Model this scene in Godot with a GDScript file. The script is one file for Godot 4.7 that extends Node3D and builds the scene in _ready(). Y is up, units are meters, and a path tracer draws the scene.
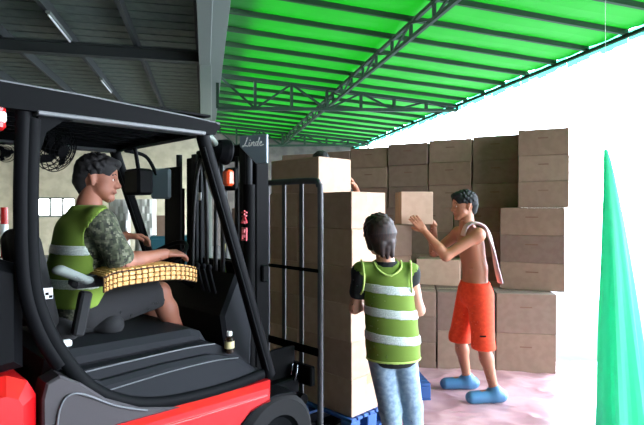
extends Node3D

# ------------------------------------------------------------------ mesh collector
class MB:
	var v := PackedVector3Array()
	var n := PackedVector3Array()
	var i := PackedInt32Array()
	func tri(a: Vector3, b: Vector3, c: Vector3, na: Vector3, nb: Vector3, nc: Vector3) -> void:
		var g := (b - a).cross(c - a)
		var s := v.size()
		v.append(a); n.append(na)
		if g.dot(na + nb + nc) > 0.0:
			v.append(c); n.append(nc); v.append(b); n.append(nb)
		else:
			v.append(b); n.append(nb); v.append(c); n.append(nc)
		i.append(s); i.append(s + 1); i.append(s + 2)
	func flat(pts: Array, nn: Vector3) -> void:
		for k in range(1, pts.size() - 1):
			tri(pts[0], pts[k], pts[k + 1], nn, nn, nn)
	func face_out(pts: Array, from: Vector3) -> void:
		var g: Vector3 = (pts[1] - pts[0]).cross(pts[2] - pts[0]).normalized()
		if g.dot(pts[0] - from) < 0.0:
			g = -g
		flat(pts, g)
	func mesh() -> ArrayMesh:
		var a := []
		a.resize(Mesh.ARRAY_MAX)
		a[Mesh.ARRAY_VERTEX] = v; a[Mesh.ARRAY_NORMAL] = n; a[Mesh.ARRAY_INDEX] = i
		var m := ArrayMesh.new()
		m.add_surface_from_arrays(Mesh.PRIMITIVE_TRIANGLES, a)
		return m

func add_bevel_box(mb: MB, c: Vector3, size: Vector3, b: float, basis: Basis = Basis()) -> void:
	var s := size / 2.0
	var q := s - Vector3(b, b, b)
	var p := func(x: float, y: float, z: float) -> Vector3: return c + basis * Vector3(x, y, z)
	for g in [-1.0, 1.0]:
		mb.face_out([p.call(g * s.x, -q.y, -q.z), p.call(g * s.x, q.y, -q.z), p.call(g * s.x, q.y, q.z), p.call(g * s.x, -q.y, q.z)], c)
		mb.face_out([p.call(-q.x, g * s.y, -q.z), p.call(q.x, g * s.y, -q.z), p.call(q.x, g * s.y, q.z), p.call(-q.x, g * s.y, q.z)], c)
		mb.face_out([p.call(-q.x, -q.y, g * s.z), p.call(q.x, -q.y, g * s.z), p.call(q.x, q.y, g * s.z), p.call(-q.x, q.y, g * s.z)], c)
	if b <= 0.0:
		return
	for g in [-1.0, 1.0]:
		for h in [-1.0, 1.0]:
			mb.face_out([p.call(g * s.x, h * q.y, -q.z), p.call(g * s.x, h * q.y, q.z), p.call(g * q.x, h * s.y, q.z), p.call(g * q.x, h * s.y, -q.z)], c)
			mb.face_out([p.call(g * s.x, -q.y, h * q.z), p.call(g * s.x, q.y, h * q.z), p.call(g * q.x, q.y, h * s.z), p.call(g * q.x, -q.y, h * s.z)], c)
			mb.face_out([p.call(-q.x, g * s.y, h * q.z), p.call(q.x, g * s.y, h * q.z), p.call(q.x, g * q.y, h * s.z), p.call(-q.x, g * q.y, h * s.z)], c)
			for k in [-1.0, 1.0]:
				mb.face_out([p.call(g * s.x, h * q.y, k * q.z), p.call(g * q.x, h * s.y, k * q.z), p.call(g * q.x, h * q.y, k * s.z)], c)

func box(size: Vector3, b := 0.004, c := Vector3.ZERO, basis := Basis()) -> ArrayMesh:
	var mb := MB.new()
	add_bevel_box(mb, c, size, b, basis)
	return mb.mesh()

# a box whose two ends are given: a bar from a to b, w wide, h high
func add_bar(mb: MB, a: Vector3, b: Vector3, w: float, h: float, bev := 0.003) -> void:
	var z := (b - a).normalized()
	var up := Vector3.UP if absf(z.y) < 0.95 else Vector3.FORWARD
	var x := up.cross(z).normalized()
	var y := z.cross(x)
	add_bevel_box(mb, (a + b) / 2.0, Vector3(w, h, a.distance_to(b)), bev, Basis(x, y, z))

func bar(a: Vector3, b: Vector3, w: float, h: float, bev := 0.003) -> ArrayMesh:
	var mb := MB.new()
	add_bar(mb, a, b, w, h, bev)
	return mb.mesh()

func smooth_path(pts: Array, per := 6) -> Array:
	var out := []
	for k in range(pts.size() - 1):
		var p0: Vector3 = pts[maxi(k - 1, 0)]
		var p1: Vector3 = pts[k]
		var p2: Vector3 = pts[k + 1]
		var p3: Vector3 = pts[mini(k + 2, pts.size() - 1)]
		for j in per:
			out.append(p1.cubic_interpolate(p2, p0, p3, float(j) / per))
	out.append(pts[-1])
	return out

# sweep an ellipse (ra along the side, rb along up) over a path; radii may change along it
func add_tube(mb: MB, pts: Array, ra: float, rb := -1.0, sides := 8, up := Vector3.UP, ends := [1.0, 1.0]) -> void:
	if rb < 0.0:
		rb = ra
	var rings := []
	var norms := []
	var last := up
	for k in pts.size():
		var t: Vector3 = (pts[mini(k + 1, pts.size() - 1)] - pts[maxi(k - 1, 0)]).normalized()
		var side := last.cross(t)
		if side.length() < 0.05:
			side = Vector3.RIGHT.cross(t) if absf(t.x) < 0.9 else Vector3.FORWARD.cross(t)
		side = side.normalized()
		var u := t.cross(side).normalized()
		if rb == ra:
			last = u
		var sc := lerpf(ends[0], ends[1], float(k) / maxf(1.0, pts.size() - 1))
		var ring := []
		var nr := []
		for j in sides:
			var a := TAU * j / sides
			ring.append(pts[k] + side * cos(a) * ra * sc + u * sin(a) * rb * sc)
			nr.append((side * cos(a) / ra + u * sin(a) / rb).normalized())
		rings.append(ring)
		norms.append(nr)
	for k in range(rings.size() - 1):
		for j in sides:
			var m := (j + 1) % sides
			mb.tri(rings[k][j], rings[k][m], rings[k + 1][m], norms[k][j], norms[k][m], norms[k + 1][m])
			mb.tri(rings[k][j], rings[k + 1][m], rings[k + 1][j], norms[k][j], norms[k + 1][m], norms[k + 1][j])
	for e in [0, rings.size() - 1]:
		var d: Vector3 = (pts[0] - pts[1]).normalized() if e == 0 else (pts[-1] - pts[-2]).normalized()
		mb.flat(rings[e], d)

func tube(pts: Array, ra: float, rb := -1.0, sides := 8, up := Vector3.UP, ends := [1.0, 1.0]) -> ArrayMesh:
	var mb := MB.new()
	add_tube(mb, pts, ra, rb, sides, up, ends)
	return mb.mesh()

# lathe a profile of (radius, along) about an axis
func add_lathe(mb: MB, c: Vector3, axis: Vector3, prof: Array, sides := 20) -> void:
	var a := axis.normalized()
	var x := (a.cross(Vector3.UP) if absf(a.y) < 0.9 else a.cross(Vector3.RIGHT)).normalized()
	var y := a.cross(x)
	for k in range(prof.size() - 1):
		var p: Vector2 = prof[k]
		var q: Vector2 = prof[k + 1]
		var e := (q - p).normalized()
		for j in sides:
			var d0 := x * cos(TAU * j / sides) + y * sin(TAU * j / sides)
			var d1 := x * cos(TAU * (j + 1) / sides) + y * sin(TAU * (j + 1) / sides)
			var n0 := (d0 * e.y - a * e.x)
			var n1 := (d1 * e.y - a * e.x)
			var p0 := c + d0 * p.x + a * p.y
			var p1 := c + d1 * p.x + a * p.y
			var q0 := c + d0 * q.x + a * q.y
			var q1 := c + d1 * q.x + a * q.y
			if p.x > 0.0:
				mb.tri(p0, p1, q1, n0, n1, n1)
			if q.x > 0.0:
				mb.tri(p0, q1, q0, n0, n1, n0)

func lathe(c: Vector3, axis: Vector3, prof: Array, sides := 20) -> ArrayMesh:
	var mb := MB.new()
	add_lathe(mb, c, axis, prof, sides)
	return mb.mesh()

# extrude an outline given in the local (z, y) plane from x0 to x1, with its edges chamfered
func add_extrude_x(mb: MB, poly: PackedVector2Array, x0: float, x1: float, bev := 0.01) -> void:
	var inner := poly
	if bev > 0.0:
		var off := Geometry2D.offset_polygon(poly, -bev, Geometry2D.JOIN_MITER)
		if off.size() and off[0].size() == poly.size():
			inner = off[0]
			var best := 0
			for k in inner.size():
				if inner[k].distance_squared_to(poly[0]) < inner[best].distance_squared_to(poly[0]):
					best = k
			var turned := PackedVector2Array()
			var same := (Geometry2D.is_polygon_clockwise(inner) == Geometry2D.is_polygon_clockwise(poly))
			for k in inner.size():
				turned.append(inner[posmod(best + (k if same else -k), inner.size())])
			inner = turned
		else:
			bev = 0.0
	var cw := -1.0 if Geometry2D.is_polygon_clockwise(poly) else 1.0
	var t := Geometry2D.triangulate_polygon(inner)
	for k in range(0, t.size(), 3):
		for e in [[x0, -1.0], [x1, 1.0]]:
			var nn := Vector3(e[1], 0, 0)
			mb.tri(Vector3(e[0], inner[t[k]].y, inner[t[k]].x), Vector3(e[0], inner[t[k + 1]].y, inner[t[k + 1]].x), Vector3(e[0], inner[t[k + 2]].y, inner[t[k + 2]].x), nn, nn, nn)
	for k in poly.size():
		var m := (k + 1) % poly.size()
		var e := (poly[m] - poly[k]).normalized()
		var nn := Vector3(0, -e.x * cw, e.y * cw)
		mb.flat([Vector3(x0 + bev, poly[k].y, poly[k].x), Vector3(x1 - bev, poly[k].y, poly[k].x), Vector3(x1 - bev, poly[m].y, poly[m].x), Vector3(x0 + bev, poly[m].y, poly[m].x)], nn)
		if bev > 0.0:
			for g in [[x0, x0 + bev, -1.0], [x1, x1 - bev, 1.0]]:
				var bn := (nn + Vector3(g[2], 0, 0)).normalized()
				mb.flat([Vector3(g[0], inner[k].y, inner[k].x), Vector3(g[1], poly[k].y, poly[k].x), Vector3(g[1], poly[m].y, poly[m].x), Vector3(g[0], inner[m].y, inner[m].x)], bn)

func extrude_x(pts: Array, x0: float, x1: float, bev := 0.01) -> ArrayMesh:
	var mb := MB.new()
	add_extrude_x(mb, PackedVector2Array(pts), x0, x1, bev)
	return mb.mesh()

# ------------------------------------------------------------------ bodies: smooth union of tapered capsules, meshed as surface nets
# a bone is [a, b, ra, rb, axis, squash]: squash > 1 flattens it along axis, < 1 widens it
func bone(a: Vector3, b: Vector3, ra: float, rb: float, axis := Vector3.ZERO, squash := 1.0) -> Array:
	return [a, b, ra, rb, axis, squash]

func fat(bones: Array, by: float) -> Array:
	var out := []
	for q in bones:
		out.append([q[0], q[1], q[2] + by, q[3] + by, q[4], q[5]])
	return out

func add_field(mb: MB, bones: Array, cell: float, k: float, clips: Array = [], cuts: Array = []) -> void:
	var lo := Vector3(1e9, 1e9, 1e9)
	var hi := -lo
	for q in bones:
		var r: float = maxf(q[2], q[3]) / minf(q[5], 1.0)
		for e in [q[0], q[1]]:
			lo = lo.min(e - Vector3(r, r, r)); hi = hi.max(e + Vector3(r, r, r))
	for pl: Plane in clips:      # planes square to an axis tighten the grid
		for ax in 3:
			if pl.normal[ax] > 0.99:
				hi[ax] = minf(hi[ax], pl.d)
			elif pl.normal[ax] < -0.99:
				lo[ax] = maxf(lo[ax], -pl.d)
	var pad := cell * 3.0
	lo -= Vector3(pad, pad, pad); hi += Vector3(pad, pad, pad)
	var nx := int((hi.x - lo.x) / cell) + 2
	var ny := int((hi.y - lo.y) / cell) + 2
	var nz := int((hi.z - lo.z) / cell) + 2
	var f := PackedFloat32Array()
	f.resize(nx * ny * nz)
	f.fill(0.2)
	for q in bones:
		var a: Vector3 = q[0]
		var ba: Vector3 = q[1] - q[0]
		var l2 := maxf(ba.length_squared(), 1e-9)
		var ra: float = q[2]
		var dr: float = q[3] - q[2]
		var ax: Vector3 = q[4]
		var sq: float = q[5] - 1.0
		var m: float = maxf(q[2], q[3]) / minf(q[5], 1.0) + k + cell * 2.0
		var bl: Vector3 = (q[0].min(q[1]) - Vector3(m, m, m) - lo) / cell
		var bh: Vector3 = (q[0].max(q[1]) + Vector3(m, m, m) - lo) / cell
		for z in range(maxi(0, int(bl.z)), mini(nz, int(bh.z) + 1)):
			for y in range(maxi(0, int(bl.y)), mini(ny, int(bh.y) + 1)):
				var at := (z * ny + y) * nx
				for x in range(maxi(0, int(bl.x)), mini(nx, int(bh.x) + 1)):
					var p := lo + Vector3(x, y, z) * cell - a
					var t := clampf(p.dot(ba) / l2, 0.0, 1.0)
					p -= ba * t
					if sq != 0.0:
						p += ax * (p.dot(ax) * sq)
					var d := p.length() - ra - dr * t
					var o := f[at + x]
					var h := k - absf(d - o)
					if h > 0.0:
						f[at + x] = minf(d, o) - h * h / (4.0 * k)
					elif d < o:
						f[at + x] = d
	if clips.size() or cuts.size():
		for z in nz:
			for y in ny:
				for x in nx:
					var at := (z * ny + y) * nx + x
					if f[at] > 0.1:
						continue
					var p := lo + Vector3(x, y, z) * cell
					var d := f[at]
					for pl: Plane in clips:
						d = maxf(d, pl.distance_to(p))
					for q in cuts:
						var ba: Vector3 = q[1] - q[0]
						var t := clampf((p - q[0]).dot(ba) / maxf(ba.length_squared(), 1e-9), 0.0, 1.0)
						var w: Vector3 = p - q[0] - ba * t
						w += q[4] * (w.dot(q[4]) * (q[5] - 1.0))
						d = maxf(d, q[2] + (q[3] - q[2]) * t - w.length())
					f[at] = d
	var ids := PackedInt32Array()
	ids.resize(nx * ny * nz)
	ids.fill(-1)
	var base := mb.v.size()
	var cnt := 0
	var sy := nx
	var sz := nx * ny
	var off := PackedInt32Array([0, 1, sy, sy + 1, sz, sz + 1, sz + sy, sz + sy + 1])
	var edges := [[0, 1], [2, 3], [4, 5], [6, 7], [0, 2], [1, 3], [4, 6], [5, 7], [0, 4], [1, 5], [2, 6], [3, 7]]
	var cp := [Vector3(0, 0, 0), Vector3(1, 0, 0), Vector3(0, 1, 0), Vector3(1, 1, 0), Vector3(0, 0, 1), Vector3(1, 0, 1), Vector3(0, 1, 1), Vector3(1, 1, 1)]
	for z in nz - 1:
		for y in ny - 1:
			for x in nx - 1:
				var at := z * sz + y * sy + x
				if absf(f[at]) > cell * 2.5:
					continue
				var inside := 0
				for j in 8:
					if f[at + off[j]] < 0.0:
						inside += 1
				if inside == 0 or inside == 8:
					continue
				var sum := Vector3.ZERO
				var c := 0
				for e in edges:
					var v0 := f[at + off[e[0]]]
					var v1 := f[at + off[e[1]]]
					if (v0 < 0.0) != (v1 < 0.0):
						sum += cp[e[0]].lerp(cp[e[1]], v0 / (v0 - v1))
						c += 1
				sum /= c
				var g := Vector3.ZERO
				for j in 8:
					var w: Vector3 = cp[j] * 2.0 - Vector3.ONE
					g += w * f[at + off[j]]
				mb.v.append(lo + (Vector3(x, y, z) + sum) * cell)
				mb.n.append(g.normalized() if g.length_squared() > 1e-14 else Vector3.UP)
				ids[at] = base + cnt
				cnt += 1
	for z in range(1, nz - 1):
		for y in range(1, ny - 1):
			for x in range(1, nx - 1):
				var at := z * sz + y * sy + x
				if absf(f[at]) > cell * 2.5:
					continue
				var s0 := f[at] < 0.0
				for d in 3:
					var step: int = [1, sy, sz][d]
					if s0 == (f[at + step] < 0.0):
						continue
					var o1: int = [sy, sz, 1][d]
					var o2: int = [sz, 1, sy][d]
					var q := [ids[at], ids[at - o1], ids[at - o1 - o2], ids[at - o2]]
					if q[0] < 0 or q[1] < 0 or q[2] < 0 or q[3] < 0:
						continue
					var gg := (mb.v[q[1]] - mb.v[q[0]]).cross(mb.v[q[2]] - mb.v[q[0]])
					var out := Vector3.ZERO
					out[d] = 1.0 if s0 else -1.0
					if gg.dot(out) > 0.0:
						q = [q[0], q[3], q[2], q[1]]
					for j in [0, 1, 2, 0, 2, 3]:
						mb.i.append(q[j])

func field(bones: Array, cell: float, k: float, clips: Array = [], cuts: Array = []) -> ArrayMesh:
	var mb := MB.new()
	add_field(mb, bones, cell, k, clips, cuts)
	return mb.mesh()

# ------------------------------------------------------------------ materials
var M := {}

func noise_image(size: int, freq: float, seed_: int, a: Color, b: Color, oct := 4, lo := 0.2, hi := 0.8) -> Image:
	var fn := FastNoiseLite.new()
	fn.seed = seed_; fn.frequency = freq; fn.fractal_octaves = oct
	var src := fn.get_seamless_image(size, size)
	var im := Image.create(size, size, false, Image.FORMAT_RGB8)
	for y in size:
		for x in size:
			im.set_pixel(x, y, a.lerp(b, smoothstep(lo, hi, src.get_pixel(x, y).r)))
	return im

func mat(called: String, c: Color, rough := 0.7, metal := 0.0) -> StandardMaterial3D:
	var m := StandardMaterial3D.new()
	m.resource_name = called
	m.albedo_color = c; m.roughness = rough; m.metallic = metal
	M[called] = m
	return m

func textured(called: String, im: Image, scale: float, rough := 0.8, bump := 0.0, world := false) -> StandardMaterial3D:
	var m := mat(called, Color.WHITE, rough)
	var t := ImageTexture.create_from_image(im)
	m.albedo_texture = t
	m.uv1_triplanar = true
	m.uv1_world_triplanar = world
	m.uv1_scale = Vector3(scale, scale, scale)
	if bump > 0.0:
		m.heightmap_enabled = true
		m.heightmap_texture = t
		m.heightmap_scale = bump
	return m

func camo_image() -> Image:
	var im := Image.create(128, 128, false, Image.FORMAT_RGB8)
	im.fill(Color(0.27, 0.29, 0.21))
	var k := 0
	for c in [Color(0.15, 0.18, 0.12), Color(0.45, 0.45, 0.37), Color(0.09, 0.1, 0.08)]:
		var fn := FastNoiseLite.new()
		fn.seed = 11 + k; fn.frequency = 0.06; fn.fractal_octaves = 2
		var src := fn.get_seamless_image(128, 128)
		for y in 128:
			for x in 128:
				if src.get_pixel(x / 3 * 3, y / 3 * 3).r > [0.55, 0.62, 0.64][k]:
					im.set_pixel(x, y, c)
		k += 1
	return im

func make_materials() -> void:
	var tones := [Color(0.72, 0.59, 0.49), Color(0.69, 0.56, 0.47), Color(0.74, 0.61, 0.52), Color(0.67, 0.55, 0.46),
		Color(0.50, 0.40, 0.33), Color(0.47, 0.38, 0.32), Color(0.53, 0.43, 0.36), Color(0.45, 0.36, 0.31)]  # pale tones for the lit cartons; darker tones paint shade into the far ones
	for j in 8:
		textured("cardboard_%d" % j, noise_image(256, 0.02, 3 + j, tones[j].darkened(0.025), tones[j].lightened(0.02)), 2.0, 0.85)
	mat("tape", Color(0.66, 0.53, 0.37), 0.3)
	mat("carton_print", Color(0.42, 0.30, 0.23), 0.8)
	textured("concrete", noise_image(512, 0.012, 20, Color(0.26, 0.25, 0.24), Color(0.34, 0.33, 0.32), 6), 0.25, 0.75)
	textured("yard", noise_image(256, 0.02, 21, Color(0.60, 0.59, 0.57), Color(0.68, 0.67, 0.65), 5), 0.2, 0.9)
	textured("deck", noise_image(256, 0.03, 22, Color(0.32, 0.36, 0.33), Color(0.37, 0.41, 0.37)), 0.6, 0.6)
	mat("steel_grey", Color(0.16, 0.18, 0.17), 0.7)
	mat("steel_pale", Color(0.42, 0.45, 0.42), 0.6)
	textured("plaster", noise_image(256, 0.02, 24, Color(0.74, 0.71, 0.6), Color(0.8, 0.77, 0.66), 5), 0.4, 0.9)
	textured("dark_wall", noise_image(256, 0.02, 25, Color(0.27, 0.25, 0.24), Color(0.33, 0.31, 0.29), 5), 0.4, 0.9)
	var tarp := mat("tarp", Color(0.0, 0.42, 0.05), 0.85)
	tarp.backlight_enabled = true
	tarp.backlight = Color(0.0, 0.56, 0.08)
	var curtain := mat("curtain", Color(0.3, 0.68, 0.56), 0.7)
	curtain.backlight_enabled = true
	curtain.backlight = Color(0.28, 0.85, 0.68)
	mat("truss", Color(0.05, 0.17, 0.10), 0.9)
	mat("purlin", Color(0.05, 0.2, 0.08), 0.9)
	mat("fringe", Color(0.55, 0.8, 0.72), 0.6)
	M.fringe.backlight_enabled = true
	M.fringe.backlight = Color(0.6, 0.95, 0.85)
	var red := mat("forklift_red", Color(0.70, 0.03, 0.055), 0.35)
	red.clearcoat_enabled = true; red.clearcoat = 0.6; red.clearcoat_roughness = 0.15
	mat("cab_black", Color(0.05, 0.053, 0.06), 0.5)
	mat("cab_frame", Color(0.055, 0.06, 0.065), 0.6)
	mat("plastic_grey", Color(0.14, 0.145, 0.155), 0.55)
	mat("plastic_side", Color(0.17, 0.15, 0.16), 0.6)
	mat("plastic_line", Color(0.34, 0.35, 0.36), 0.5)
	mat("mast_black", Color(0.03, 0.031, 0.033), 0.55)
	mat("mast_rod", Color(0.5, 0.52, 0.53), 0.25, 0.9)
	mat("grille_bar", Color(0.15, 0.155, 0.16), 0.5)
	for q in ["mast_black", "cab_black", "cab_frame", "grille_bar", "plastic_grey"]:
		M[q].metallic_specular = 0.15
	mat("backrest_grey", Color(0.30, 0.30, 0.31), 0.55)
	mat("rubber", Color(0.035, 0.035, 0.035), 0.95)
	mat("hose", Color(0.04, 0.04, 0.04), 0.5)
	mat("sign_plate", Color(0.43, 0.49, 0.53), 0.5)
	mat("white_paint", Color(0.88, 0.89, 0.88), 0.5)
	mat("red_paint", Color(0.75, 0.2, 0.25), 0.5)
	mat("yellow_paint", Color(0.75, 0.72, 0.42), 0.5)
	mat("amber", Color(0.9, 0.3, 0.12), 0.3)
	mat("lens_red", Color(0.65, 0.08, 0.08), 0.25)
	mat("seat_cloth", Color(0.075, 0.078, 0.085), 0.9)
	mat("skin_driver", Color(0.55, 0.35, 0.27), 0.6)
	mat("skin_woman", Color(0.76, 0.55, 0.45), 0.55)
	mat("skin_man", Color(0.67, 0.44, 0.33), 0.55)
	for s in ["skin_driver", "skin_woman", "skin_man"]:
		M[s].subsurf_scatter_enabled = true; M[s].subsurf_scatter_strength = 0.08
	mat("hair_black", Color(0.035, 0.03, 0.03), 0.8)
	textured("hair_brown", noise_image(128, 0.09, 50, Color(0.09, 0.05, 0.04), Color(0.24, 0.14, 0.10), 3), 5.0, 0.65)
	M.hair_brown.uv1_scale = Vector3(9, 1.5, 9)
	mat("vest_green", Color(0.40, 0.50, 0.16), 0.9)
	mat("vest_piping", Color(0.72, 0.82, 0.42), 0.7)
	textured("reflective", noise_image(64, 0.12, 40, Color(0.66, 0.7, 0.67), Color(0.82, 0.85, 0.82), 2), 12.0, 0.35)
	textured("camouflage", camo_image(), 3.2, 0.9)
	mat("shirt_black", Color(0.07, 0.085, 0.08), 0.9)
	mat("trousers", Color(0.12, 0.12, 0.125), 0.95)
	textured("denim", noise_image(128, 0.05, 41, Color(0.45, 0.54, 0.62), Color(0.58, 0.66, 0.72), 4), 4.0, 0.9)
	textured("shorts_orange", noise_image(128, 0.05, 42, Color(0.86, 0.22, 0.08), Color(0.92, 0.28, 0.12), 4), 4.0, 0.85)
	mat("towel", Color(0.8, 0.68, 0.68), 0.95)
	mat("towel_grey", Color(0.45, 0.48, 0.46), 0.95)
	mat("shoe_cover", Color(0.27, 0.47, 0.62), 0.45)
	mat("sandal", Color(0.3, 0.1, 0.12), 0.7)
	mat("pallet_blue", Color(0.16, 0.32, 0.55), 0.6)
	textured("film", noise_image(256, 0.02, 43, Color(0.70, 0.52, 0.53), Color(0.80, 0.63, 0.63), 5), 0.5, 0.3)
	textured("bamboo", noise_image(64, 0.08, 44, Color(0.72, 0.52, 0.27), Color(0.88, 0.70, 0.42), 3), 9.0, 0.5)
	mat("mat_cloth", Color(0.22, 0.13, 0.06), 0.9)
	mat("bottle_dark", Color(0.13, 0.09, 0.05), 0.12)
	mat("bottle_label", Color(0.72, 0.68, 0.5), 0.6)
	mat("teal", Color(0.08, 0.3, 0.34), 0.6)
	var wrap := mat("wrap", Color(0.62, 0.62, 0.58), 0.3)
	wrap.clearcoat_enabled = true
	var glass := mat("glass", Color(0.9, 0.95, 0.95, 0.12), 0.03)
	glass.transparency = BaseMaterial3D.TRANSPARENCY_ALPHA
	mat("eye_white", Color(0.85, 0.83, 0.8), 0.3)
	mat("eye_dark", Color(0.05, 0.035, 0.03), 0.2)
	mat("lip", Color(0.5, 0.27, 0.23), 0.5)

# ------------------------------------------------------------------ nodes
var used := {}

func numbered(called: String) -> String:
	used[called] = used.get(called, -1) + 1
	return called if used[called] == 0 else "%s_%03d" % [called, used[called]]

func thing(called: String, label: String, category: String, at := Vector3.ZERO, turn := 0.0, group := "") -> Node3D:
	var o := Node3D.new()
	o.name = numbered(called)
	add_child(o)
	o.position = at; o.rotation.y = turn
	o.set_meta("label", label); o.set_meta("category", category)
	if group:
		o.set_meta("group", group)
	return o

func setting(called: String, turn := 0.0) -> Node3D:
	var o := Node3D.new()
	o.name = called
	add_child(o)
	o.rotation.y = turn
	o.set_meta("kind", "structure")
	return o

func part(parent: Node3D, called: String, mesh: Mesh, material: Material, at := Vector3.ZERO) -> MeshInstance3D:
	var o := MeshInstance3D.new()
	o.name = called
	o.mesh = mesh
	o.material_override = material
	o.position = at
	parent.add_child(o, true)
	return o

const YAW := 13.05          # the building and the canopy run 13 degrees to the left of the view
const TURN := 0.2278

func at_building(u: float, y: float, d: float) -> Vector3:
	return Vector3(u, y, -d).rotated(Vector3.UP, TURN)

func _ready() -> void:
	# ---- camera
	var cam := Camera3D.new()
	cam.name = "camera"
	cam.fov = 45.64
	cam.position = Vector3(0, 1.58, 0)
	cam.rotation_degrees = Vector3(-0.4, 0, 0)
	cam.near = 0.05; cam.far = 400.0
	add_child(cam)
	cam.current = true
	# ---- sky
	var env := Environment.new()
	env.tonemap_mode = Environment.TONE_MAPPER_LINEAR
	env.tonemap_exposure = 0.66
	env.background_mode = Environment.BG_SKY
	var sm := ProceduralSkyMaterial.new()
	sm.sky_top_color = Color(0.80, 0.88, 1.0)
	sm.sky_horizon_color = Color(1, 1, 1)
	sm.ground_horizon_color = Color(1, 1, 1)
	sm.ground_bottom_color = Color(0.9, 0.9, 0.88)
	sm.sky_energy_multiplier = 5.0
	sm.ground_energy_multiplier = 3.0
	sm.sun_angle_max = 0.0
	var sky := Sky.new()
	sky.sky_material = sm
	env.sky = sky
	env.sdfgi_enabled = true; env.ssao_enabled = true; env.ssil_enabled = true
	var we := WorldEnvironment.new()
	we.name = "world_environment"
	we.environment = env
	add_child(we)
	# ---- sun: high, ahead and to the right, so the tarpaulin glows and the people are lit from the open side
	var sun := DirectionalLight3D.new()
	sun.name = "sun"
	sun.light_energy = 3.0
	sun.light_color = Color(1.0, 0.96, 0.9)
	sun.light_angular_distance = 1.5
	sun.shadow_enabled = true
	add_child(sun)
	sun.look_at_from_position(Vector3(2.5, 9, -2.0), Vector3.ZERO)

	make_materials()
	build_setting()
	build_canopy()
	build_forklift()
	build_cartons()
	build_small_things()
	build_people()

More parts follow.
